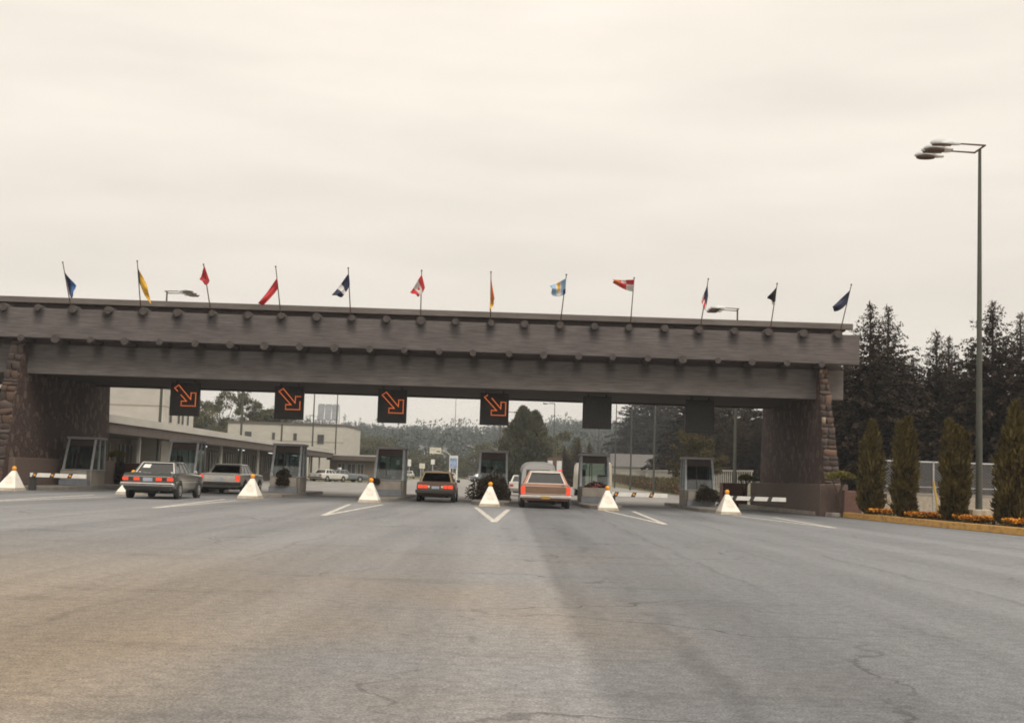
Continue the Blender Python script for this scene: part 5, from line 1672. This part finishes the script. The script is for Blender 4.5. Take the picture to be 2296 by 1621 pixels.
# the wooded hill, one mass of small trees
g = np.random.default_rng(5)
Pn, Un, Sn, Wn = [], [], [], []
cnt = 0
for k in range(3400):
    y = g.uniform(400, 880)
    x = g.uniform(-.36, .28) * y
    if abs(x) < 14 and y < 480: continue
    h_ = g.uniform(6, 12) * (1.0 if g.random() > .12 else 1.35)
    z0 = float(gz(x, y))
    con = g.random() < .4
    m_ = 120
    t = g.uniform(0, 1, m_); a = g.uniform(0, 6.283, m_)
    if con:
        r_ = h_ * .22 * (1 - t) * g.uniform(.6, 1, m_) + .1
    else:
        r_ = h_ * .36 * np.sqrt(np.clip(1 - ((t - .55) / .48) ** 2, .02, 1)) * g.uniform(.6, 1, m_)
    Pn.append(np.stack([x + r_ * np.cos(a), y + r_ * np.sin(a), z0 + t * h_], 1))
    Un.append(rdir(m_, g) + np.array([[0, 0, .3]])); Sn.append(g.uniform(.8, 1.6, m_) * (.75 if con else 1)); Wn.append(g.uniform(.6, 1.05, m_) * (.7 if con else 1))
Pn, Un = np.concatenate(Pn), np.concatenate(Un)
V, F = kites(Pn, Un, np.concatenate(Sn), rdir(len(Pn), g), np.concatenate(Wn))
tag(np_mesh('hill_forest', V, F, M['hillfol']), 'mixed wood covering the distant hill', 'forest', kind='stuff')

# ------------------------------------------------------------------ hedge, flowers, shrubs
def bush(name, loc, rx, ry, h, seed, label, group=None, n=1600, mat='shrub', leaf=.11, cat='shrub', flower=None):
    g = np.random.default_rng(seed)
    t = empty(name, loc, 0, label, cat, group)
    d = rdir(n, g); d[:, 2] = np.abs(d[:, 2])
    r_ = g.uniform(.55, 1.05, (n, 1)) * (1 + .18 * np.sin(d[:, :1] * 5 + seed) * np.cos(d[:, 1:2] * 4))
    p = d * r_ * np.array([[rx, ry, h]])
    V, F = kites(p, d + g.normal(size=(n, 3)) * .6, g.uniform(.6, 1.3, n) * leaf, rdir(n, g), g.uniform(.4, .8, n) * leaf)
    np_mesh('foliage', V, F, M[mat], t)
    tb = MB()
    for k in range(5):
        a = 6.28 * k / 5
        tb.cyl((0, 0, -.02), (rx * .6 * math.cos(a), ry * .6 * math.sin(a), h * .7), .02, .008, 5)
    tb.build('stems', M['bark'], t)
    if flower:
        k = 260
        d = rdir(k, g); d[:, 2] = np.abs(d[:, 2])
        p = d * np.array([[rx, ry, h]]) * 1.04
        V, F = kites(p, rdir(k, g), .07, d, .07)
        np_mesh('blossom', V, F, M[flower], t)
    return t
bush('planter_shrub', (BOOTH_X[4] - .05, 61.4, .15), .95, .75, 1.12, 201, 'big dark shrub on the island in front of the officer booth', 'shrubs at the booths', 4200)
bush('planter_shrub', (BOOTH_X[2] - .02, 62.55, .86), .30, .2, .34, 202, 'small dark shrub on the planter of the third booth', 'shrubs at the booths', 700)
bush('planter_shrub', (BOOTH_X[2] + .0, 62.25, .5), .26, .16, .42, 206, 'trailing dark shrub at the front of the third booth', 'shrubs at the booths', 700)
bush('planter_shrub', (BOOTH_X[5] + .05, 62.56, .84), .50, .2, .20, 203, 'dark flowering plant along the sill right of the salmon wagon', 'shrubs at the booths', 900, flower='redflower')
bush('planter_shrub', (BOOTH_X[6] + .2, 62.2, .42), .52, .30, .62, 204, 'dark dead-looking shrub on the planter of the last booth', 'shrubs at the booths', 1600)
bush('planter_shrub', (BOOTH_X[3] - .62, 62.3, .70), .22, .3, .22, 205, 'dark plant spilling over the corner of the fourth booth planter', 'shrubs at the booths', 600)
def hedge(name, pts, w, h, label, mat, n, seed, leaf=.2, flowers=0, fl='redflower'):
    g = np.random.default_rng(seed)
    t = empty(name, (pts[0][0], pts[0][1], 0), 0, label, 'hedge')
    o = np.array([pts[0][0], pts[0][1], 0])
    seg = g.integers(0, len(pts) - 1, n); s = g.uniform(0, 1, n)
    A = np.array(pts)
    base = A[seg] + (A[seg + 1] - A[seg]) * s[:, None]
    hz_ = h * (1 + .12 * np.sin(base[:, 1] * .8) + .1 * np.sin(base[:, 1] * 2.1))
    p = np.stack([base[:, 0] + g.uniform(-w / 2, w / 2, n), base[:, 1], g.uniform(.02, 1, n) ** .7 * hz_], 1)
    p[:, 2] += gz(base[:, 0], base[:, 1]) + .02
    V, F = kites(p - o, rdir(n, g) + np.array([[0, 0, .8]]), g.uniform(.6, 1.3, n) * leaf, rdir(n, g), g.uniform(.3, .7, n) * leaf)
    np_mesh('foliage', V, F, M[mat], t)
    if flowers:
        i = g.integers(0, n, flowers)
        q = p[i].copy(); q[:, 0] -= w * .5; q[:, 2] *= .8
        V, F = kites(q - o, rdir(flowers, g), .16, rdir(flowers, g), .16)
        np_mesh('blossom', V, F, M[fl], t)
    return t
hedge('clipped_hedge', [(16.5, 112), (17.2, 150), (18.5, 200), (21.5, 300)], 1.2, 1.45, 'long green hedge with red blossom along the right side of the road', 'olive', 24000, 31, .20, 140)
# marigold clumps
def marigold(px, D, rx, ry, lab, seed):
    X = wx(px, D, 1150)
    g = np.random.default_rng(seed)
    t = empty('marigold_patch', (X, D, .19), 0, lab, 'flowers', 'marigold patches along the yellow kerb')
    n = int(620 * rx * ry / .5)
    p = np.stack([g.uniform(-rx, rx, n), g.uniform(-ry, ry, n), g.uniform(.02, .16, n)], 1)
    V, F = kites(p, rdir(n, g) + np.array([[0, 0, .6]]), .13, rdir(n, g), .05)
    np_mesh('leaves', V, F, M['cedar'], t)
    m_ = int(n * 1.1)
    p = np.stack([g.uniform(-rx, rx, m_), g.uniform(-ry, ry, m_), g.uniform(.12, .25, m_)], 1)
    a = g.uniform(0, 6.28, m_)
    u = np.stack([np.cos(a), np.sin(a), g.uniform(-.2, .5, m_)], 1)
    V, F = kites(p, u, .09, np.tile([[0, 0, 1.0]], (m_, 1)) + g.normal(size=(m_, 3)) * .6, .09)
    np_mesh('blossom', V, F, M['marigold'], t)
marigold(1978, 52.6, .55, .6, 'marigold patch between the first two cedars', 1)
marigold(2090, 47.9, .75, .8, 'marigold patch between the second and third cedars', 2)
marigold(2186, 44.6, .55, .55, 'marigold patch in front of the near lamp post', 3)
marigold(2205, 43.4, .60, .40, 'marigold patch nearest the kerb below the lamp post', 5)
marigold(2300, 40.6, .5, .8, 'marigold patch at the right edge of the picture', 4)
# cloud-pruned pines on the planters
def topiary(px, py, D, rw, label, seed, zb):
    q = at(px, py, D)
    t = empty('pruned_pine', (q.x, D, zb), 0, label, 'shrub', 'cloud-pruned pines at the piers')
    g = np.random.default_rng(seed)
    n = 1500
    d = rdir(n, g)
    p = d * g.uniform(.6, 1, (n, 1)) * np.array([[rw, rw * .6, .13]])
    p[:, 2] += q.z - zb
    p[:, 2] += -.12 * (p[:, 0] / rw) ** 2
    V, F = kites(p, rdir(n, g) + np.array([[0, 0, .7]]), g.uniform(.08, .16, n), rdir(n, g), .05)
    np_mesh('foliage', V, F, M['topi'], t)
    tb = MB()
    h_ = q.z - zb
    tb.tube([(.05, 0, 0), (-.08, 0, h_ * .4), (.06, 0, h_ * .7), (0, 0, h_)], .04, 6)
    tb.tube([(.06, 0, h_ * .7), (rw * .6, 0, h_ * .97)], .025, 5)
    tb.tube([(-.08, 0, h_ * .4), (-rw * .6, 0, h_ * .97)], .025, 5)
    tb.build('trunk', M['bark'], t)
topiary(1885, 1066, 55.9, .66, 'flat-topped pruned pine at the foot of the right pier', 1, .17)
topiary(1672, 1071, 72.2, .42, 'small flat-topped pruned pine at the far end of the right plinth', 2, 0)
topiary(262, 1018, 73.0, .5, 'pruned pine beside the far end of the left pier', 3, 0)
bush('pier_shrub', (wx(262, 72.6), 72.6, 0), .42, .4, 1.35, 207, 'tall dark shrub at the far end of the left pier', None, 2200)
bush('pier_shrub', (wx(1632, 74), 74.5, 0), .5, .4, .95, 208, 'green shrub below the small pruned pine by the right plinth', None, 1200, 'olive')
pl = empty('reddish_planter', (14.35, 56.05, 0), 0, 'reddish concrete planter block at the foot of the right pier', 'planter')
MB().box(-.32, .42, -.35, .6, .0, 1.12).build('block', M['redagg'], pl, bevel=0.04)

# ------------------------------------------------------------------ fences
def mesh_mat():
    mt = bpy.data.materials.new('chain_link')
    mt.use_nodes = True
    nt = mt.node_tree
    b = nt.nodes['Principled BSDF']
    b.inputs['Base Color'].default_value = (.24, .24, .245, 1)
    b.inputs['Roughness'].default_value = .5
    tr = nt.nodes.new('ShaderNodeBsdfTransparent')
    tc = nt.nodes.new('ShaderNodeTexCoord')
    def wave(rot):
        mp = nt.nodes.new('ShaderNodeMapping'); mp.inputs['Rotation'].default_value = (0, rot, 0)
        nt.links.new(tc.outputs['Object'], mp.inputs[0])
        w = nt.nodes.new('ShaderNodeTexWave'); w.inputs['Scale'].default_value = 3.2; w.bands_direction = 'X'
        nt.links.new(mp.outputs[0], w.inputs['Vector'])
        r_ = nt.nodes.new('ShaderNodeMath'); r_.operation = 'GREATER_THAN'; r_.inputs[1].default_value = .93
        nt.links.new(w.outputs['Fac'], r_.inputs[0])
        return r_.outputs[0]
    mxx = nt.nodes.new('ShaderNodeMath'); mxx.operation = 'MAXIMUM'
    nt.links.new(wave(R(45)), mxx.inputs[0]); nt.links.new(wave(R(-45)), mxx.inputs[1])
    ms = nt.nodes.new('ShaderNodeMixShader')
    nt.links.new(mxx.outputs[0], ms.inputs[0]); nt.links.new(tr.outputs[0], ms.inputs[1]); nt.links.new(b.outputs[0], ms.inputs[2])
    nt.links.new(ms.outputs[0], nt.nodes['Material Output'].inputs['Surface'])
    return mt
M['chain'] = mesh_mat()
DF = 60.5
xa, xb = wx(1955, DF), wx(2300, DF)
fz = wz(2083, 1036, DF)
f = empty('chain_link_fence', (xa, DF, 0), 0, 'galvanised chain-link fence behind the columnar cedars', 'fence')
n = 5
for k in range(n + 1):
    x = (xb - xa) * k / n
    MB().cyl((x, 0, 0), (x, 0, fz + .04), .045, .045, 8).build('post', M['galv'], f)
for k in range(n):
    x0, x1 = (xb - xa) * k / n, (xb - xa) * (k + 1) / n
    MB().box(x0 + .05, x1 - .05, -.002, .002, .12, fz - .03).build('mesh_panel', M['chain'], f)
    MB().cyl((x0 + .046, 0, fz), (x1 - .046, 0, fz), .035, .035, 8).build('top_rail', M['galv'], f)
    MB().cyl((x0 + .046, 0, fz * .55), (x1 - .046, 0, fz * .55), .02, .02, 6).build('mid_rail', M['galv'], f)
# low pale wall and sheds in the yard behind the fence
yw = empty('yard_wall', (wx(2150, 66), 66, 0), 0, 'low pale concrete wall in the yard behind the chain-link fence', 'wall')
MB().box(-4.4, 6, 0, .25, 0, 1.0).build('wall', M['dirtyconc'], yw)
MB().box(-4.45, 6.05, -.05, .3, 1.002, 1.1).build('coping', M['kerb'], yw)
g1 = at(2093, 1080, 57.5); g0 = at(2107, 1150, 57.5)
gg = empty('guy_wire_guard', (g0.x, 57.5, .02), 0, 'slanting yellow guy wire guard in front of the chain-link fence', 'guard')
MB().cyl((0, 0, 0), (g1.x - g0.x, 0, g1.z), .05, .05, 8).build('tube', pm('yellow_tube', (.50, .36, .08), (.42, .30, .07), 4, .6), gg)
# white railing fence along the right bank
RF = [(18.3, 100), (18.8, 125), (19.2, 160), (19.8, 205), (20.5, 268)]
rf = empty('white_rail_fence', (0, 0, 0), 0, 'long pale picket railing above the hedge on the right', 'fence')
for (xa, ya), (xb, yb) in zip(RF[:-1], RF[1:]):
    za, zb = float(gz(xa, ya)), float(gz(xb, yb))
    L_ = math.hypot(xb - xa, yb - ya)
    d = Vector(((xb - xa), (yb - ya), 0)).normalized()
    for zz0 in (.35, 2.15):
        nrm = Vector((-d.y, d.x, 0)) * .05
        a, b_ = Vector((xa, ya, za + zz0)), Vector((xb, yb, zb + zz0))
        MB().hexa([a - nrm, b_ - nrm, b_ + nrm, a + nrm, a - nrm + Vector((0, 0, .14)), b_ - nrm + Vector((0, 0, .14)), b_ + nrm + Vector((0, 0, .14)), a + nrm + Vector((0, 0, .14))]).build('rail', M['winframe'], rf)
    n = int(L_ / 1.1)
    for k in range(n):
        t = k / n
        x, y, z = xa + (xb - xa) * t, ya + (yb - ya) * t, za + (zb - za) * t
        MB().box(x - .13, x - .052, y - .06, y + .06, z - .1, z + 2.2).build('picket', M['winframe'], rf)

# ------------------------------------------------------------------ officer in the fifth booth
def officer(X, Y, Z):
    o = empty('person', (X, Y, Z), 0, 'officer in dark uniform sitting inside the booth behind the big shrub', 'person')
    J = {'pel': (0, 0, .55), 'ab': (0, 0, .75), 'ch': (0, -.02, .98), 'nk': (0, -.02, 1.12), 'hd': (0, -.04, 1.22), 'ht': (0, -.04, 1.32),
         'sl': (-.19, -.02, 1.05), 'el': (-.25, -.12, .80), 'wl': (-.13, -.38, .78), 'hl': (-.10, -.46, .79), 'sr': (.19, -.02, 1.05), 'er': (.25, -.12, .80), 'wr': (.13, -.38, .78), 'hr': (.10, -.46, .79),
         'hpl': (-.1, -.02, .53), 'kl': (-.12, -.42, .52), 'al': (-.12, -.42, .10), 'hpr': (.1, -.02, .53), 'kr': (.12, -.42, .52), 'ar': (.12, -.42, .10)}
    rad = {'pel': .15, 'ab': .145, 'ch': .16, 'nk': .055, 'hd': .09, 'ht': .085, 'sl': .07, 'el': .05, 'wl': .034, 'hl': .036, 'sr': .07, 'er': .05, 'wr': .034, 'hr': .036, 'hpl': .10, 'kl': .075, 'al': .05, 'hpr': .10, 'kr': .075, 'ar': .05}
    E = [('pel', 'ab'), ('ab', 'ch'), ('ch', 'nk'), ('nk', 'hd'), ('hd', 'ht'), ('ch', 'sl'), ('sl', 'el'), ('el', 'wl'), ('wl', 'hl'), ('ch', 'sr'), ('sr', 'er'), ('er', 'wr'), ('wr', 'hr'), ('pel', 'hpl'), ('hpl', 'kl'), ('kl', 'al'), ('pel', 'hpr'), ('hpr', 'kr'), ('kr', 'ar')]
    K = list(J)
    me = bpy.data.meshes.new('body')
    me.from_pydata([J[k] for k in K], [(K.index(a), K.index(b)) for a, b in E], [])
    b = bpy.data.objects.new('body', me)
    link(b, o)
    # uniform below the collar, skin above: split by height
    mt, nt, bs = newmat('officer_body')
    tc = nt.nodes.new('ShaderNodeTexCoord'); sx = nt.nodes.new('ShaderNodeSeparateXYZ')
    nt.links.new(tc.outputs['Object'], sx.inputs[0])
    gt = nt.nodes.new('ShaderNodeMath'); gt.operation = 'GREATER_THAN'; gt.inputs[1].default_value = 1.12
    nt.links.new(sx.outputs['Z'], gt.inputs[0])
    mx_ = nt.nodes.new('ShaderNodeMix'); mx_.data_type = 'RGBA'
    mx_.inputs[6].default_value = (.03, .03, .04, 1); mx_.inputs[7].default_value = (.38, .23, .16, 1)
    nt.links.new(gt.outputs[0], mx_.inputs[0]); nt.links.new(mx_.outputs[2], bs.inputs['Base Color'])
    bs.inputs['Roughness'].default_value = .8
    me.materials.append(mt)
    sk = b.modifiers.new('skin', 'SKIN')
    for k, v_ in zip(K, me.skin_vertices[0].data):
        v_.radius = (rad[k], rad[k])
        v_.use_root = k == 'pel'
    b.modifiers.new('sub', 'SUBSURF').levels = 1
    b.modifiers['sub'].render_levels = 2
    MB().lathe([(.098, 1.27), (.105, 1.31), (.085, 1.37), (.03, 1.395)], (0, -.035, 0), 14).build('hair', M['rubber'], o, smooth=60)
officer(BOOTH_X[4] - .12, BOOTH_D + 1.05, .30)

# ------------------------------------------------------------------ haze over the distance
hz = MB().box(-720, 720, -80, 1120, -2, 66)
hm = bpy.data.materials.new('haze')
hm.use_nodes = True
nt = hm.node_tree
nt.nodes.remove(nt.nodes['Principled BSDF'])
pv = nt.nodes.new('ShaderNodeVolumePrincipled')
pv.inputs['Color'].default_value = (.82, .89, .95, 1)
pv.inputs['Density'].default_value = 0.00036
nt.links.new(pv.outputs[0], nt.nodes['Material Output'].inputs['Volume'])
tag(hz.build('haze', hm), kind='stuff')
